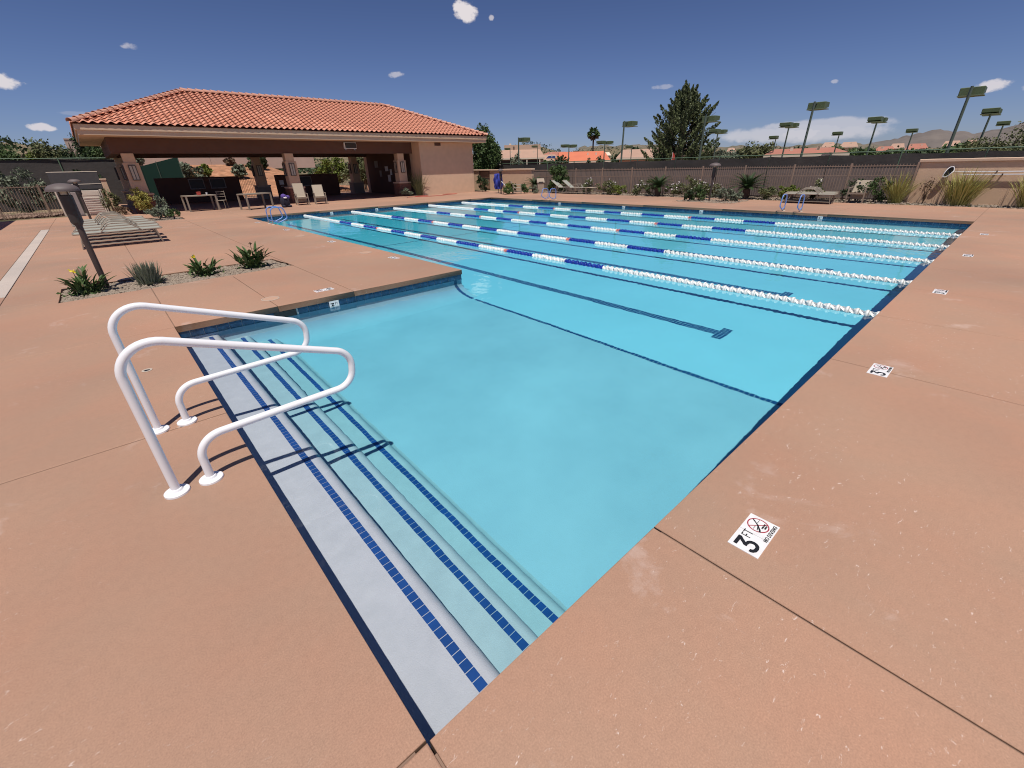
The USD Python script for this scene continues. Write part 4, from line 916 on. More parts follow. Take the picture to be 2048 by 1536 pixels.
# boxed eaves
def ring_box(name, x0, x1, y0, y1, z0, z1, th, m):
    for b in ((x0, x1, y0, y0 + th), (x0, x1, y1 - th, y1), (x0, x0 + th, y0 + th, y1 - th), (x1 - th, x1, y0 + th, y1 - th)): pp(name, bx(*b, z0, z1), m)
ring_box("fascia", RX0 + .04, RX1 - .04, RY0 + .04, RY1 - .04, 3.70, RZ0 - .035, .05, "fascia")
ring_box("fascia", RX0 + .09, RX1 - .09, RY0 + .09, RY1 - .09, 3.50, 3.698, .05, "fascia")
pp("ceiling", bx(1.6, 18.26, 31.1, 38.25, 3.49, 3.512), "stucco_shade_brown"); pp("soffit", bx(RX0 + .12, RX1 - .12, RY0 + .12, RY1 - .12, 3.515, 3.54), "fascia")  # ceiling colour taken dark to deepen the shade inside
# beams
pp("beam", bx(1.15, 18.3, 30.66, 31.04, 2.80, 3.514), "stucco_shade_brown"); pp("beam", bx(1.15, 1.55, 31.04, 38.3, 2.80, 3.514), "stucco_shade_brown"); pp("beam", bx(1.15, 18.3, 38.3, 38.68, 2.80, 3.514), "stucco_shade_brown")
# end block
pp("wall", bx(18.3, 23.12, 29.6, 38.9, -.02, 3.514, .02), "stucco"); pp("inner_wall", bx(18.27, 18.302, 31.05, 38.3, 0, 3.51), "stucco_shade_brown"); pp("vent", bx(19.62, 20.15, 29.585, 29.62, 3.27, 3.47), "stucco_shade_brown")  # thin dark panel added over the inner wall, standing in for shade
for k in range(3): pp("vent_slat", bx(19.64, 20.13, 29.575, 29.6, 3.29 + k * .06, 3.315 + k * .06), "stucco_shade_brown")
for i, (y, z, w, h) in enumerate([(34.9, 1.85, .5, .35), (34.2, 1.6, .3, .42), (34.6, 1.15, .42, .5), (36.6, 2.2, .6, .5), (36.0, 1.5, .35, .45)]): pp("notice", bx(18.25, 18.268, y - w / 2, y + w / 2, z - h / 2, z + h / 2), "sign_white" if i < 3 else "grey_panel")
# low screen walls at the back
for x0, x1 in ((3.16, 8.14), (10.65, 15.5)): pp("screen_wall", bx(x0, x1, 38.32, 38.62, -.02, 1.6, .01), "stucco_shade_brown")  # tan walls given a dark colour for the shade they stand in
for x0, x1, z0, z1 in ((5.0, 5.9, .85, 1.5), (6.25, 7.2, .85, 1.5), (11.9, 13.3, .75, 1.45)):
    pp("wall_board", bx(x0, x1, 38.29, 38.318, z0, z1), "grey_panel"); pp("wall_board_face", bx(x0 + .05, x1 - .05, 38.28, 38.292, z0 + .05, z1 - .05), "dark_metal")
pp("hall_notice", bx(10.84, 11.16, 38.29, 38.318, .92, 1.24), "sign_white")
for k in range(3): pp("hook", bx(10.9 + k * .09, 10.92 + k * .09, 38.27, 38.318, .76, .84), "sign_white")
# pillars
def pillar(xc, yf, full=True):
    t = numbered(pav, "pillar"); UsdGeom.Xform.Define(stage, t)
    y1 = yf + .65
    pp("shaft", bx(xc - .325, xc + .325, yf, y1, .93, 2.37, .012), "stucco", parent=t); pp("neck", bx(xc - .25, xc + .25, yf + .07, y1 - .07, 2.36, 2.802), "stucco", parent=t)
    pp("base_core", bx(xc - .45, xc + .45, yf - .13, y1 + .13, -.02, .86), "mortar", parent=t); pp("base_cap", bx(xc - .49, xc + .49, yf - .17, y1 + .17, .86, .945, .012), "stucco_cap", parent=t)
    if full:
        for r in range(11):
            z = .005 + r * .077; off = .11 * (r % 2)
            for k in range(5):
                a = max(xc - .455, xc - .455 - off + k * .222); b = min(xc + .455, xc - .455 - off + k * .222 + .212)
                if b - a > .04: pp("brick", bx(a, b, yf - .142, yf - .128, z, z + .067), rng.choice(["brick", "brick_b"]), parent=t)
            for k in range(5):
                a = max(yf - .13, yf - .13 - off + k * .222); b = min(y1 + .13, yf - .13 - off + k * .222 + .212)
                if b - a > .04: pp("brick", bx(xc - .462, xc - .448, a, b, z, z + .067), rng.choice(["brick", "brick_b"]), parent=t)
    fr = lambda face: None
    x0, x1, z0, z1 = xc - .15, xc + .15, 1.56, 2.27
    pp("lantern_frame", cat([bx(x0, x1, yf - .09, yf - .002, z0, z0 + .035), bx(x0, x1, yf - .09, yf - .002, z1 - .035, z1)] + [bx(a, a + .028, yf - .088, yf - .003, z0 + .035, z1 - .035) for a in (x0, xc - .014, x1 - .028)]), "bronze", parent=t)
    pp("lantern_lens", bx(x0 + .02, x1 - .02, yf - .07, yf - .004, z0 + .03, z1 - .03), "lens", parent=t)
    xl = xc - .325
    pp("lantern_frame", cat([bx(xl - .09, xl - .002, yf + .17, yf + .47, z0, z0 + .035), bx(xl - .09, xl - .002, yf + .17, yf + .47, z1 - .035, z1)] + [bx(xl - .088, xl - .003, a, a + .028, z0 + .035, z1 - .035) for a in (yf + .17, yf + .306, yf + .442)]), "bronze", parent=t)
    pp("lantern_lens", bx(xl - .07, xl - .004, yf + .19, yf + .45, z0 + .03, z1 - .03), "lens", parent=t)
for xc in (1.76, 9.57, 17.26): pillar(xc, 30.5)
for xc in (1.76, 9.57, 17.0): pillar(xc, 37.95, False)
t = thing("scoreboard_box", "dark faced box with pale frame fixed to the pavilion beam", "display box", (13.6, 30.655, 3.1), 0)
part(t, "case", bx(-.42, .42, -.14, 0, -.02, .34, .01), "sign_white"); part(t, "face", bx(-.36, .40, -.150, -.139, .02, .31), "dark_metal"); part(t, "bracket", bx(-.33, -.29, -.05, -.0, -.10, -.02), "steel"); part(t, "bracket", bx(.29, .33, -.05, -.0, -.10, -.02), "steel")
t = thing("globe_lamp", "small pale globe lamp on the pavilion's outer corner", "wall lamp", (23.2, 29.75, 2.05)); part(t, "globe", trimesh.creation.icosphere(2, .07), "sign_white", True); part(t, "arm", tube([(-.08, 0, -.06), (0, 0, -.08), (0, 0, -.05)], .012, 6), "bronze")

# ------------------------------------------------------------------ furniture under the roof
def table(x, y, rz, w, dp, h, label):
    t = thing("patio_table", label, "table", (x, y, 0), rz, group="tan framed tables by the pavilion")
    part(t, "tabletop", bx(-w / 2, w / 2, -dp / 2, dp / 2, h - .055, h, .006), "frame_tan")
    for a in (-1, 1):
        for b in (-1, 1): part(t, "leg", bx(a * (w / 2 - .04) - .035, a * (w / 2 - .04) + .035, b * (dp / 2 - .04) - .035, b * (dp / 2 - .04) + .035, 0, h - .056), "frame_tan")
table(4.02, 29.2, .12, 1.45, .85, .78, "tan framed table with a red box on it"); table(6.35, 27.55, .30, 1.45, .85, .79, "empty tan framed table nearer the pool ladder")
t = thing("red_box", "small red box standing on the left table", "box", (4.05, 29.1, .781)); part(t, "body", bx(-.09, .09, -.07, .07, 0, .13, .008), "hose"); part(t, "lid", bx(-.095, .095, -.075, .075, .131, .155, .006), "hose")
t = thing("white_cup", "white cup beside the red box on the table", "cup", (4.42, 29.15, .781)); part(t, "body", lathe([(0, .002), (.035, .002), (.048, .11), (.044, .11), (.033, .01), (0, .008)], 18), "sign_white", 40); part(t, "rim", lathe([(.044, .11), (.05, .11), (.05, .117), (.044, .117)], 18), "sign_white")
def side_chair(x, y, rz, label):
    t = thing("side_chair", label, "chair", (x, y, 0), rz)
    part(t, "seat", bx(-.23, .23, -.22, .22, .43, .455, .006), "frame_tan")
    for a in (-1, 1):
        part(t, "leg", tube([(a * .21, -.2, 0), (a * .21, -.2, .43)], .014, 8), "frame_tan"); part(t, "leg", tube([(a * .21, .24, 0), (a * .21, .21, .45), (a * .2, .27, .92)], .014, 8), "frame_tan")
    part(t, "backrest", cat([bx(-.2, .2, .245, .26, z, z + .03) for z in (.62, .74, .86)]), "frame_tan")
side_chair(5.05, 29.55, -.5, "slim metal chair standing behind the left table")
def sling_chair(x, y, rz, label, sc=1.0, hb=1.12, grp=None):
    t = thing("sling_chair", label, "chair", (x, y, 0), rz, group=grp)
    st = fillet([(0, -.30, .44), (0, .18, .38), (0, .46, hb)], [.12], 6)
    part(t, "sling", strip(st, [(-.27, 0, 0), (.27, 0, 0)]), "sling_tan", 60)
    for a in (-1, 1):
        part(t, "frame_rail", tube(st + [a * .285, 0, 0], .017, 8), "frame_tan", 50); part(t, "armrest", bx(a * .31 - .03, a * .31 + .03, -.30, .30, .61, .635, .006), "frame_tan")
        part(t, "leg", bx(a * .31 - .02, a * .31 + .02, -.30, -.25, 0, .612), "frame_tan"); part(t, "leg", bx(a * .31 - .02, a * .31 + .02, .25, .30, 0, .612), "frame_tan"); part(t, "stretcher", bx(a * .31 - .012, a * .31 + .012, -.25, .25, .12, .15), "frame_tan")
    part(t, "apron", bx(-.285, .285, -.31, -.285, .36, .42), "frame_tan"); part(t, "apron", bx(-.285, .285, .24, .26, .14, .40), "sling_tan")
sling_chair(9.05, 28.35, -.12, "tall tan sling chair by the middle pillar", 1, 1.17, "pair of tan sling chairs"); sling_chair(10.05, 28.1, -.22, "tan sling chair to the pool side of its twin", 1, 1.05, "pair of tan sling chairs")
sling_chair(22.75, 24.1, math.pi * .25, "low tan sling chair among shrubs by the stucco wall", 1, .85)
sling_chair(25.0, 4.25, math.pi * .5 + 3.1, "low tan chair beside the stacked loungers", 1, .9)
t = thing("backpack", "dark backpack with purple top and a white patch on the deck", "backpack", (7.75, 27.25, 0), .1)
b = trimesh.creation.icosphere(3); b.vertices = np.sign(b.vertices) * abs(b.vertices) ** .75; b.apply_scale([.24, .17, .30]); b.vertices *= 1 + .12 * (meshkit.fbm(b.vertices * 6 + 3, 3)[:, None] - .5); b.apply_translation([0, 0, .27]); part(t, "body", b, "dark_cloth", True)
b = trimesh.creation.icosphere(2); b.apply_scale([.16, .14, .15]); b.vertices *= 1 + .3 * (meshkit.fbm(b.vertices * 8, 3)[:, None] - .5); b.apply_translation([-.02, -.04, .55]); part(t, "top", b, "purple_cloth", True)
b = trimesh.creation.icosphere(2); b.apply_scale([.10, .05, .05]); b.apply_translation([0, -.16, .50]); part(t, "patch", b, "sign_white", True)
b = trimesh.creation.icosphere(2); b.apply_scale([.12, .09, .10]); b.apply_translation([.2, -.02, .52]); part(t, "bundle", b, "purple_cloth", True)
for s in (-1, 1): part(t, "strap", tube([(s * .10, -.16, .45), (s * .14, -.22, .25), (s * .12, -.16, .08)], .02, 6), "dark_cloth")
for s in (-1, 1): b = trimesh.creation.icosphere(2); b.apply_scale([.10, .14, .07]); b.apply_translation([s * .17, -.14, .065]); part(t, "side_pocket", b, "dark_cloth", True)
t = thing("garden_hose", "red hose lying loosely on the deck before the pavilion end wall", "hose", (17.3, 27.9, .014)); hp = np.array([(16.1, 28.2), (16.6, 28.5), (17.4, 28.3), (18.0, 28.6), (17.6, 28.9), (17.0, 28.7), (17.3, 28.1), (18.2, 27.9), (19.1, 28.1), (19.9, 28.5), (20.6, 28.6), (20.4, 29.0), (19.5, 28.9)])
from scipy.interpolate import CubicSpline
hs = CubicSpline(np.arange(len(hp)), hp)(np.linspace(0, len(hp) - 1, 90)); part(t, "tubing", tube(np.c_[hs - [17.3, 27.9], np.zeros(90)], .017, 8), "hose", 50); part(t, "nozzle", tube([(hs[0][0] - 17.3, hs[0][1] - 27.9, 0), (hs[0][0] - 17.42, hs[0][1] - 27.98, .005)], [.022, .012], 8), "steel")

# ------------------------------------------------------------------ loungers
def lounger(label, loc, rz, back=0.0, grp="loungers lined up flat"):
    t = thing("sun_lounger", label, "sun lounger", loc, rz, group=grp); L, W, h = 1.95, .62, .40
    prof = [(-L / 2, h), (L * .16, h)] + ([(L / 2, h)] if not back else [(L * .16 + .78 * math.cos(back), h + .78 * math.sin(back))])
    part(t, "sling", strip([(x, 0, z) for x, z in prof], [(0, -W / 2 + .025, 0), (0, W / 2 - .025, 0)]), "sling")
    for s in (-1, 1):
        part(t, "side_rail", tube([(x, s * W / 2, z - .005) for x, z in prof], .019, 8), "frame_tan")
        part(t, "lower_rail", tube([(-L * .44, s * W / 2, .10), (L * .44, s * W / 2, .10)], .013, 6), "frame_tan")
        part(t, "arm", tube(fillet([(-.42, s * (W / 2 + .02), h - .02), (-.18, s * (W / 2 + .02), h + .22), (.25, s * (W / 2 + .02), h + .20), (.52, s * (W / 2 + .02), h - .02)], [.22, .22], 6), .014, 8), "frame_tan", 50)
        for e in (-1, 1): part(t, "leg", tube([(e * L * .42, s * W / 2, h - .01), (e * L * .46, s * W / 2, 0)], .016, 8), "frame_tan")
    for x in (-L / 2, L / 2 if not back else prof[-1][0]): part(t, "end_rail", tube([(x, -W / 2, prof[-1][1] if x > 0 else h), (x, W / 2, prof[-1][1] if x > 0 else h)], .019, 8), "frame_tan")
    for k in range(7): x = -L * .4 + k * .24; part(t, "cross_strap", bx(x, x + .03, -W / 2 + .02, W / 2 - .02, h - .03, h - .018), "frame_tan")
    return t
g = "flat loungers lined up on the deck"
L0 = lounger("front flat lounger of the row behind the mushroom lamp", (.0, 16.35, 0), .02, 0, g)
for k, lb in enumerate(["second flat lounger in the row behind the mushroom lamp", "third flat lounger in the row behind the mushroom lamp", "fourth flat lounger in the row, past the middle", "fifth flat lounger in the row, before the last", "last flat lounger of the row, beside the storage bin"]):
    copy_of(L0, lb, (.02 + rng.normal(0, .05), 17.35 + k * 1.02, 0), rng.normal(0, .03), g)
for k, lb in enumerate(["lounger nearest the pool in the far stack by the fence", "second lounger of the far stack by the fence", "third lounger of the far stack by the fence", "lounger nearest the fence in the far stack"]):
    copy_of(L0, lb, (23.75 + k * .52, 5.75 + k * .12, -.01), math.pi / 2 + .04, "loungers packed together by the far fence")
RB = lounger("raised back lounger by the small table at the far fence", (24.75, 21.3, 0), math.pi / 2 + .2, .62, "raised loungers at the far fence")
copy_of(RB, "raised back lounger nearer the big green bush at the far fence", (24.7, 20.2, 0), math.pi / 2 + .25, "raised loungers at the far fence")
t = thing("side_table", "small pale side table near the raised loungers", "table", (24.7, 18.9, 0)); part(t, "tabletop", bx(-.28, .28, -.28, .28, .40, .43, .006), "sling_tan"); [part(t, "leg", bx(a * .24 - .015, a * .24 + .015, b * .24 - .015, b * .24 + .015, 0, .4), "frame_tan") for a in (-1, 1) for b in (-1, 1)]

# ------------------------------------------------------------------ storage bin with its lid up, back fence and screens
t = thing("storage_bin", "beige resin storage bin with louvred door and dark lid raised", "storage bin", (-.7, 31.3, 0), -.10)
part(t, "side_panel", bx(-.86, -.80, 0, .8, .02, 1.2, .008), "resin"); part(t, "side_panel", bx(.82, .88, 0, .8, .02, 1.2, .008), "resin"); part(t, "back_panel", bx(-.80, .82, .74, .80, .02, 1.2), "dark_metal"); part(t, "floor", bx(-.80, .82, 0, .74, .0, .06), "resin")
dr = part(t, "door", bx(.02, .81, -.045, 0, .06, 1.17, .01), "resin")
for k in range(7): part(dr, "louver", move(bx(-.31, .31, -.012, .012, -.035, .035), (.415, -.058, .17 + k * .105), rx=.5), "resin")
part(dr, "top_panel", bx(.09, .74, -.056, -.044, .94, 1.09), "resin"); part(t, "door", bx(-.72, -.10, -.04, -.005, .06, 1.12, .008), "grey_panel")
lidp = part(t, "lid", move(bx(-.95, .95, -.02, .02, 0, .80), (0, .80, 1.22), rx=-.18), "dark_metal"); part(lidp, "lid_edge", move(bx(-.97, .97, -.03, .028, .80, .83), (0, .80, 1.22), rx=-.18), "resin"); part(lidp, "lid_rib", move(bx(-.95, .95, -.035, -.02, .22, .245), (0, .80, 1.22), rx=-.18), "resin")
t = thing("wall_post", "short tan stucco post beside the storage bin", "post", (.45, 31.9, 0)); part(t, "shaft", bx(-.11, .11, -.3, .3, -.05, 1.62, .01), "stucco"); part(t, "cap", bx(-.14, .14, -.33, .33, 1.62, 1.68, .01), "stucco_cap")

def picket_fence(name, p, q, h, gap, label, mid=None, posts=2.33):
    p, q = np.array(p, float), np.array(q, float); L = np.linalg.norm(q - p); rz = math.atan2(*(q - p)[::-1]); t = thing(name, label, "fence", (*p, 0), rz)
    for z in [h - .07, .12] + ([mid] if mid else []): part(t, "rail", bx(0, L, -.016, .016, z - .016, z + .016), "fence_brown")
    n = int(L / gap)
    for k in range(n): part(t, "picket", bx(k * gap + .03, k * gap + .047, -.0085, .0085, .04, h), "fence_brown")
    k = 0.0
    while k < L + .2: part(t, "post", bx(k - .032, k + .032, -.034, .034, -.05, h + .05, .004), "fence_brown"); k += posts
    return t
picket_fence("picket_fence", (25.9, 2.66), (25.9, 25.7), 1.52, .112, "long brown metal picket fence behind the far planting strip", 1.06)
picket_fence("picket_fence", (-9.0, 32.2), (-.75, 34.0), 1.45, .115, "brown metal picket fence at the back left of the deck", None, 1.75)
picket_fence("picket_fence", (8.14, 40.3), (10.65, 40.3), 1.45, .115, "short dark picket fence seen through the pavilion's middle bay")
picket_fence("picket_fence", (15.5, 40.3), (17.9, 40.3), 1.45, .115, "short picket fence seen through the pavilion's right bay")
def court_fence(p, q, z0, z1, label, bay=2.95, low=None):
    p, q = np.array(p, float), np.array(q, float); L = np.linalg.norm(q - p); rz = math.atan2(*(q - p)[::-1]); t = thing("tennis_fence", label, "fence", (*p, z0), rz); H = z1 - z0; n = max(1, round(L / bay))
    part(t, "top_rail", tube([(0, 0, H), (L, 0, H)], .024, 8), "fence_green", 50)
    for k in range(n + 1): part(t, "post", tube([(L * k / n, 0, -.2), (L * k / n, 0, H + .02)], .034, 8), "fence_green", 50)
    for k in range(n):
        xs = np.linspace(L * k / n + .02, L * (k + 1) / n - .02, 9); zs = np.array([.02, H * .3, H * .55, H * .8, H - (.10 if low else .04)]); s = rng.normal(0, .012, (9, 5)).cumsum(0) * .5
        part(t, "screen_panel", sheet([[[x, .045 + s[i, j], z - (.05 * math.sin(math.pi * i / 8) if j == 4 else 0)] for j, z in enumerate(zs)] for i, x in enumerate(xs)]), "screen", True)
        if low: part(t, "lower_panel", sheet([[[x, .10 + .012 * math.sin(i * 1.3 + k), z] for z in (low[0], low[1])] for i, x in enumerate(xs)]), "screen_low", True)
    return t
court_fence((30, -14), (30, 37), -1.05, 2.05, "long green post tennis fence hung with dark windscreen", 2.95, (.9, 2.35))
court_fence((-16, 43), (2.6, 42), -.1, 2.9, "tall dark windscreen fence behind the storage bin", 3.6)
t = thing("court_screen", "dark green court screen seen through the pavilion's left bay", "screen", (2.9, 41.3, 0)); part(t, "panel", sheet([[[0, 0, .0], [0, 0, 2.35]], [[2.4, .6, .0], [2.4, .6, 2.95]]]), "green_screen")
for x, y, h in ((0, 0, 2.4), (1.0, .25, 2.65), (2.4, .6, 3.0)): part(t, "post", tube([(x, y, 0), (x, y, h)], .03, 8), "pole_green")
t = thing("shade_canopy", "flat shade canopy beside the deck, throwing the shadow at the picture's left edge", "canopy", (-6.0, 27.6, 0)); part(t, "roof", bx(-2.0, 1.95, -2.9, 2.95, 2.95, 3.1), "stucco_cap"); [part(t, "post", bx(a - .06, a + .06, b - .06, b + .06, 0, 2.95), "bronze") for a in (-1.7, 1.6) for b in (-2.5, 2.5)]

# ------------------------------------------------------------------ stucco walls on the far side
t = thing("stucco_wall", "tan stucco wall at the right holding the pool poles", "wall", (26.15, -3.0, 0)); part(t, "wall_body", bx(-.15, .15, -6, 5.62, -.1, 1.56, .01), "stucco"); part(t, "coping", bx(-.21, .21, -6, 5.68, 1.56, 1.68, .02), "stucco_cap")
t = thing("low_stucco_wall", "tan stucco wall with brown gate between pavilion and fence", "wall", (26.0, 29.0, 0))
part(t, "wall_body", bx(-.12, .12, -3.2, 1.98, -.1, 1.50, .01), "stucco"); part(t, "wall_body", bx(-.12, .12, 3.45, 5.0, -.1, 1.50, .01), "stucco"); part(t, "coping", bx(-.19, .19, -3.28, 5.05, 1.50, 1.62, .02), "stucco_cap")
gt = part(t, "gate", bx(-.05, .05, 2.0, 3.4, .03, 1.49), "gate_brown"); part(gt, "rail", bx(-.07, -.05, 2.0, 3.4, .86, .93), "bronze"); part(gt, "panel", bx(-.062, -.05, 2.1, 3.3, .10, .82), "gate_panel"); part(gt, "panel", bx(-.062, -.05, 2.1, 3.3, .96, 1.42), "gate_panel"); part(gt, "frame", bx(-.075, .06, 3.4, 3.46, 0, 1.5), "bronze"); part(gt, "frame", bx(-.075, .06, 1.95, 2.0, 0, 1.5), "bronze")
t = thing("blue_cover", "crumpled blue cover hanging on a stand by the low stucco wall", "cover", (22.9, 26.35, 0)); g = []
for a in np.linspace(0, 2 * np.pi, 26):
    row = []
    for j, z in enumerate(np.linspace(.28, 1.28, 9)): r = (.30 - .10 * abs(z - .8)) * (1 + .28 * math.sin(a * 7 + j * .8) + .12 * math.sin(a * 3 - j)); row.append([r * math.cos(a), r * math.sin(a), z + .04 * math.sin(a * 5)])
    row.append([0, 0, 1.34]); g.append(row)
part(t, "cloth", sheet(g), "blue_cloth", 60); part(t, "stand", tube([(0, 0, -.02), (0, 0, 1.3)], .022, 8), "bronze"); part(t, "foot", lathe([(0, .02), (.2, .018), (.21, 0)], 20), "bronze")
t = thing("white_sign", "tilted white board on a low stand by the green shrub", "sign", (22.0, 24.75, 0), .8); part(t, "board", move(bx(-.24, .24, -.012, .012, -.20, .20), (0, 0, .72), rx=-.75), "sign_white"); part(t, "border", move(bx(-.25, .25, -.014, -.0125, -.03, .0), (0, 0, .72), rx=-.75), "frame_tan"); part(t, "stake", tube([(0, 0, 0), (0, 0, .7)], .02, 8), "bronze")
t = thing("litter_bin", "beige litter bin with a slanted hood beside the sago palm", "litter bin", (24.35, 23.3, 0), -.7); part(t, "body", bx(-.24, .24, -.24, .24, 0, .66, .02), "bin_tan"); hood = bx(-.27, .27, -.27, .27, .66, .86, .015); hood.vertices[:, 2] += np.where(hood.vertices[:, 2] > .75, hood.vertices[:, 1] * .45, 0); part(t, "hood", hood, "bin_tan"); part(t, "opening", bx(-.17, .17, -.278, -.268, .69, .76), "dark_metal")
# leaf net and poles on the wall
t = thing("leaf_net", "black leaf skimmer net with white rim hanging on the stucco wall", "pool net", (25.93, 1.62, 1.2))
fr = np.array([(-.02, -.12, .20), (-.02, .02, .21), (-.10, .12, .05), (-.12, .17, -.17), (-.12, .12, -.24), (-.12, .0, -.20), (-.10, -.12, -.04), (-.04, -.16, .05), (-.02, -.12, .20)]); fr = fr * [1, .8, .8]; frs = CubicSpline(np.arange(len(fr)), fr, bc_type="periodic")(np.linspace(0, 8, 49)); part(t, "rim", tube(frs, .016, 8, False), "white_paint", 50)
c = frs.mean(0); part(t, "net_bag", sheet([[p, p * .7 + c * .3 + [.05, 0, -.05], p * .3 + c * .7 + [.06, 0, -.12], c + [.07, 0, -.16]] for p in frs]), "black_paint", True)
for z, y1, lb in ((1.2, 1.46, "upper pale telescopic pole fixed along the stucco wall"), (1.10, 1.28, "lower pale telescopic pole fixed along the stucco wall")):
    t = thing("pool_pole", lb, "pole", (25.9, y1, z)); part(t, "tubing", tube([(0, 0, 0), (0, -7, 0)], .017, 10), "white_paint", 50); part(t, "grip", tube([(0, -.0, 0), (0, -.12, 0)], .021, 10), "resin", 50)
    for k in (1.2, 4.0): part(t, "bracket", bx(-.02, .1, -k - .02, -k + .02, -.03, .03), "bronze")

# ------------------------------------------------------------------ tennis court floodlights
def flood(az, el, x, heads, label):
    d = (x - CAM[0]) / math.cos(math.radians(az)); p = pol(az, el, d); zb = float(terrain(p[0], p[1])); t = thing("court_light", label, "floodlight", (p[0], p[1], zb), group="green tennis court floodlights"); h = p[2] - zb
    part(t, "pole", tube([(0, 0, 0), (0, 0, h)], [.075, .055], 10), "pole_green", 50)
    for s in heads:
        part(t, "arm", bx(min(0, s * .42), max(0, s * .42), -.03, .03, h - .09, h - .03), "pole_green")
        hd = bx(-.36, .36, -.42, .42, -.26, .06, .02); hd.vertices[:, 2] += np.where(hd.vertices[:, 2] < -.1, np.where(hd.vertices[:, 0] * s > 0, .08, -.02), 0); hd.apply_translation([s * .74, 0, h - .06])
        hp_ = part(t, "head", hd, "lamp_green"); part(hp_, "lens", bx(s * .74 - .38, s * .74 + .38, -.44, .44, h - .34, h - .305), "lamp_rim")
for az, el, lb in [(51.15, 2.70, "floodlight half hidden by the green tree beside the pavilion"), (47.0, 3.02, "floodlight rising before the beige house with the parapet"), (35.02, 4.28, "floodlight between the fan palm and the pine, on the near fence line"), (26.57, 4.40, "floodlight overlapping the pine's right edge"), (16.89, 4.97, "tall floodlight right of the cloud bank's middle, on the near fence line"), (5.91, 5.11, "tallest floodlight, its pole rising behind the stucco wall")]: flood(az, el, 30.25, (1,), lb)
for az, el, lb in [(41.11, 2.16, "twin headed floodlight left of the fan palm"), (37.01, 2.40, "twin headed floodlight right of the fan palm"), (25.11, 3.06, "twin headed floodlight just right of the pine"), (18.58, 3.30, "twin headed floodlight beside the tall single one, over the red tiled roof"), (11.54, 3.31, "twin headed floodlight above the mountain's left foot"), (4.11, 3.36, "twin headed floodlight above the mesquite tree")]: flood(az, el, 46, (1, -1), lb)
for az, el, lb in [(48.01, 1.97, "small distant floodlight over the beige house's left roof"), (44.78, 2.15, "small distant floodlight at the right end of the beige house"), (33.95, 1.86, "small distant floodlight left of the pine before the beige gable"), (19.51, 2.21, "small distant floodlight in front of the wispy tree"), (14.18, 2.30, "small distant floodlight right of the red tiled roof"), (8.70, 2.23, "small distant floodlight before the mountains"), (3.10, 2.41, "distant floodlight beside the mesquite tree")]: flood(az, el, 62, (-1,), lb)

# ------------------------------------------------------------------ houses beyond the courts
def house(az0, az1, d, z_eave, z_ridge, label, roof_m, hip=(0, 0), depth=10, porch=False, wall="house_wall", solar=False, block=None):
    az = (az0 + az1) / 2; w = 2 * d * math.tan(math.radians(abs(az0 - az1) / 2)); p = pol(az, 0, d); zb = gz(p) - .3; t = thing("house", label, "house", (p[0], p[1], zb), math.radians(az) - math.pi / 2)
    e, r = z_eave - zb, z_ridge - zb; x = w / 2
    part(t, "wall", bx(-x + .5, x - .5, .6, depth - .6, 0, e + .02), wall)
    V = np.array([[-x, 0, e], [x, 0, e], [x, depth, e], [-x, depth, e], [-x + hip[0], depth / 2, r], [x - hip[1], depth / 2, r]]); V2 = V - [0, 0, .18]
    rf = part(t, "roof", (np.vstack([V, V2]), np.array([[0, 1, 5], [0, 5, 4], [1, 2, 5], [2, 3, 4], [2, 4, 5], [3, 0, 4], [0, 7, 1], [0, 6, 7], [1, 8, 2], [1, 7, 8], [0, 3, 9], [0, 9, 6]])), roof_m)
    part(t, "eave_board", bx(-x, x, -.06, -.01, e - .28, e - .02), "pale_wall")
    rn = np.random.default_rng(int(az * 10))
    for k in range(3):
        f = rn.uniform(-.6, .6); part(rf, "vent", bx(f * x, f * x + .3, depth * .3, depth * .3 + .3, e + (r - e) * .55, e + (r - e) * .62 + .35), "pale_wall")
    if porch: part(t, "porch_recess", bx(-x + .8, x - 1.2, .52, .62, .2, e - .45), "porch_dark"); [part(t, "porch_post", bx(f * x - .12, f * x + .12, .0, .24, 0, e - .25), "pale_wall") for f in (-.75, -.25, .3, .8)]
    for k in range(4):
        f = -.7 + .46 * k; part(t, "window", bx(f * x - .5, f * x + .5, .57 if not porch else .5, .61, 1.0 if e > 2.4 else .5, min(2.2, e - .4)), "solar")
    if solar: s0 = -x + .6; part(rf, "solar_panel", sheet([[[s0 + 1.1, 1.0, e + (r - e) * .28], [s0 + 1.7, 3.2, e + (r - e) * .72]], [[s0 + 3.4, 1.0, e + (r - e) * .28], [s0 + 3.4, 3.2, e + (r - e) * .72]]]), "solar")
    if block: part(t, "upper_block", bx(*block[:2], depth * .5, depth, r - .6, block[2] - zb), wall); part(t, "upper_vent", bx(block[0] + 2.2, block[0] + 2.5, depth * .48, depth * .5, r + .2, r + .7), "porch_dark"); part(t, "chimney", bx(block[0] + 1.2, block[0] + 1.7, depth * .6, depth * .65, block[2] - zb, block[2] - zb + .35), "pale_wall")
    return t
house(50.0, 43.9, 112, 3.55, 5.4, "large beige house with parapet block and dark porch", "house_roof", (1.0, .8), 12, True, block=(-3.6, 5.2, 6.45))
house(42.9, 36.2, 92, 2.45, 4.15, "house with a bright orange tiled roof and solar panels at its left", "orange_roof", (1.0, 1.1), 9, solar=False)
house(44.6, 42.2, 118, 3.1, 4.3, "house with blue solar panels left of the orange roof", "house_roof", (1, 1), 9, solar=True)
house(35.6, 29.6, 88, 2.8, 4.15, "beige gabled house left of the pine", "house_roof", (.9, .2), 9)
house(44.4, 40.6, 170, 4.9, 6.2, "pinkish hip roofed house behind the solar panels", "red_roof", (2.5, 2.5), 12)
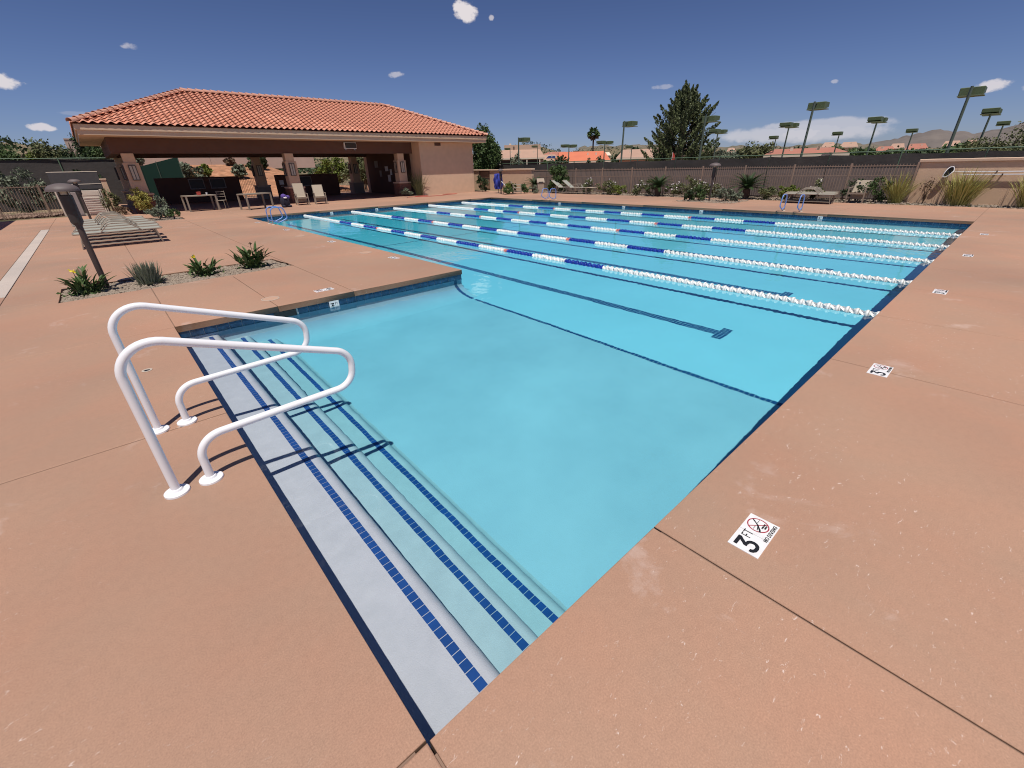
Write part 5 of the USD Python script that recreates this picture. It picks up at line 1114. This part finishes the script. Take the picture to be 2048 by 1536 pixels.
house(41.0, 38.2, 210, 5.5, 6.4, "low dark roofed house behind the orange roof", "red_roof", (2, 2), 10, wall="pale_wall"); house(38.4, 36.2, 230, 5.6, 7.0, "cream house beside the fan palm's trunk", "pale_wall", (1, 1), 10, wall="pale_wall")
house(20.3, 12.9, 64, 2.35, 3.0, "long house with a dull red tiled roof behind the tennis fence", "red_roof", (.8, 1.4), 10)
for az0, az1, d, z, lb in [(13.9, 12.4, 240, 6.0, "cream house above the red tiled roof's right end"), (15.4, 14.2, 260, 6.6, "cream house above the red tiled roof's middle"), (11.2, 9.4, 150, 3.0, "terracotta roofed house below the twin floodlight"), (8.9, 7.2, 170, 3.6, "terracotta roofed house below the mountain's middle"), (24.0, 23.0, 260, 5.8, "pale house among olive trees right of the pine"), (26.9, 26.0, 240, 5.4, "pale house at the pine's right foot"),
                           (6.4, 5.2, 420, 7.6, "tiny pale house at the mountain foot, left of the tall pole"), (5.0, 4.2, 430, 7.8, "tiny pale house at the mountain foot, right of the tall pole"), (10.0, 8.9, 430, 7.4, "tiny pale house at the mountain foot below the small floodlight")]:
    house(az0, az1, d, z, z + d * .006 + .4, lb, "red_roof" if "terracotta" in lb else "house_roof", (1, 1), 10, wall="pale_wall")
t = thing("garden_wall", "tan block wall on top of the red bank behind the pavilion", "wall", (8.5, 58.5, gz((8.5, 58.5)) - .4)); [part(t, "panel", bx(-9 + k * 3.6, -9 + k * 3.6 + 3.58, -.1, .1, 0, 2.6), "pale_stucco") for k in range(6)]; part(t, "coping", bx(-9, 12.6, -.14, .14, 2.6, 2.7), "pale_stucco")
fp = pol(29.45, 0, 55); t = thing("marker_flag", "small red and white flag above the fence at the pine's foot", "flag", (fp[0], fp[1], gz(fp))); fh = CAM[2] + 55 * math.tan(math.radians(1.05)) - gz(fp); part(t, "pole", tube([(0, 0, 0), (0, 0, fh)], .02, 6), "white_paint"); part(t, "cloth", sheet([[[0, 0, fh - .75], [0, 0, fh]], [[.12, -.1, fh - .72], [.12, -.1, fh - .1]], [[.22, -.22, fh - .7], [.22, -.22, fh - .35]]]), "hose")
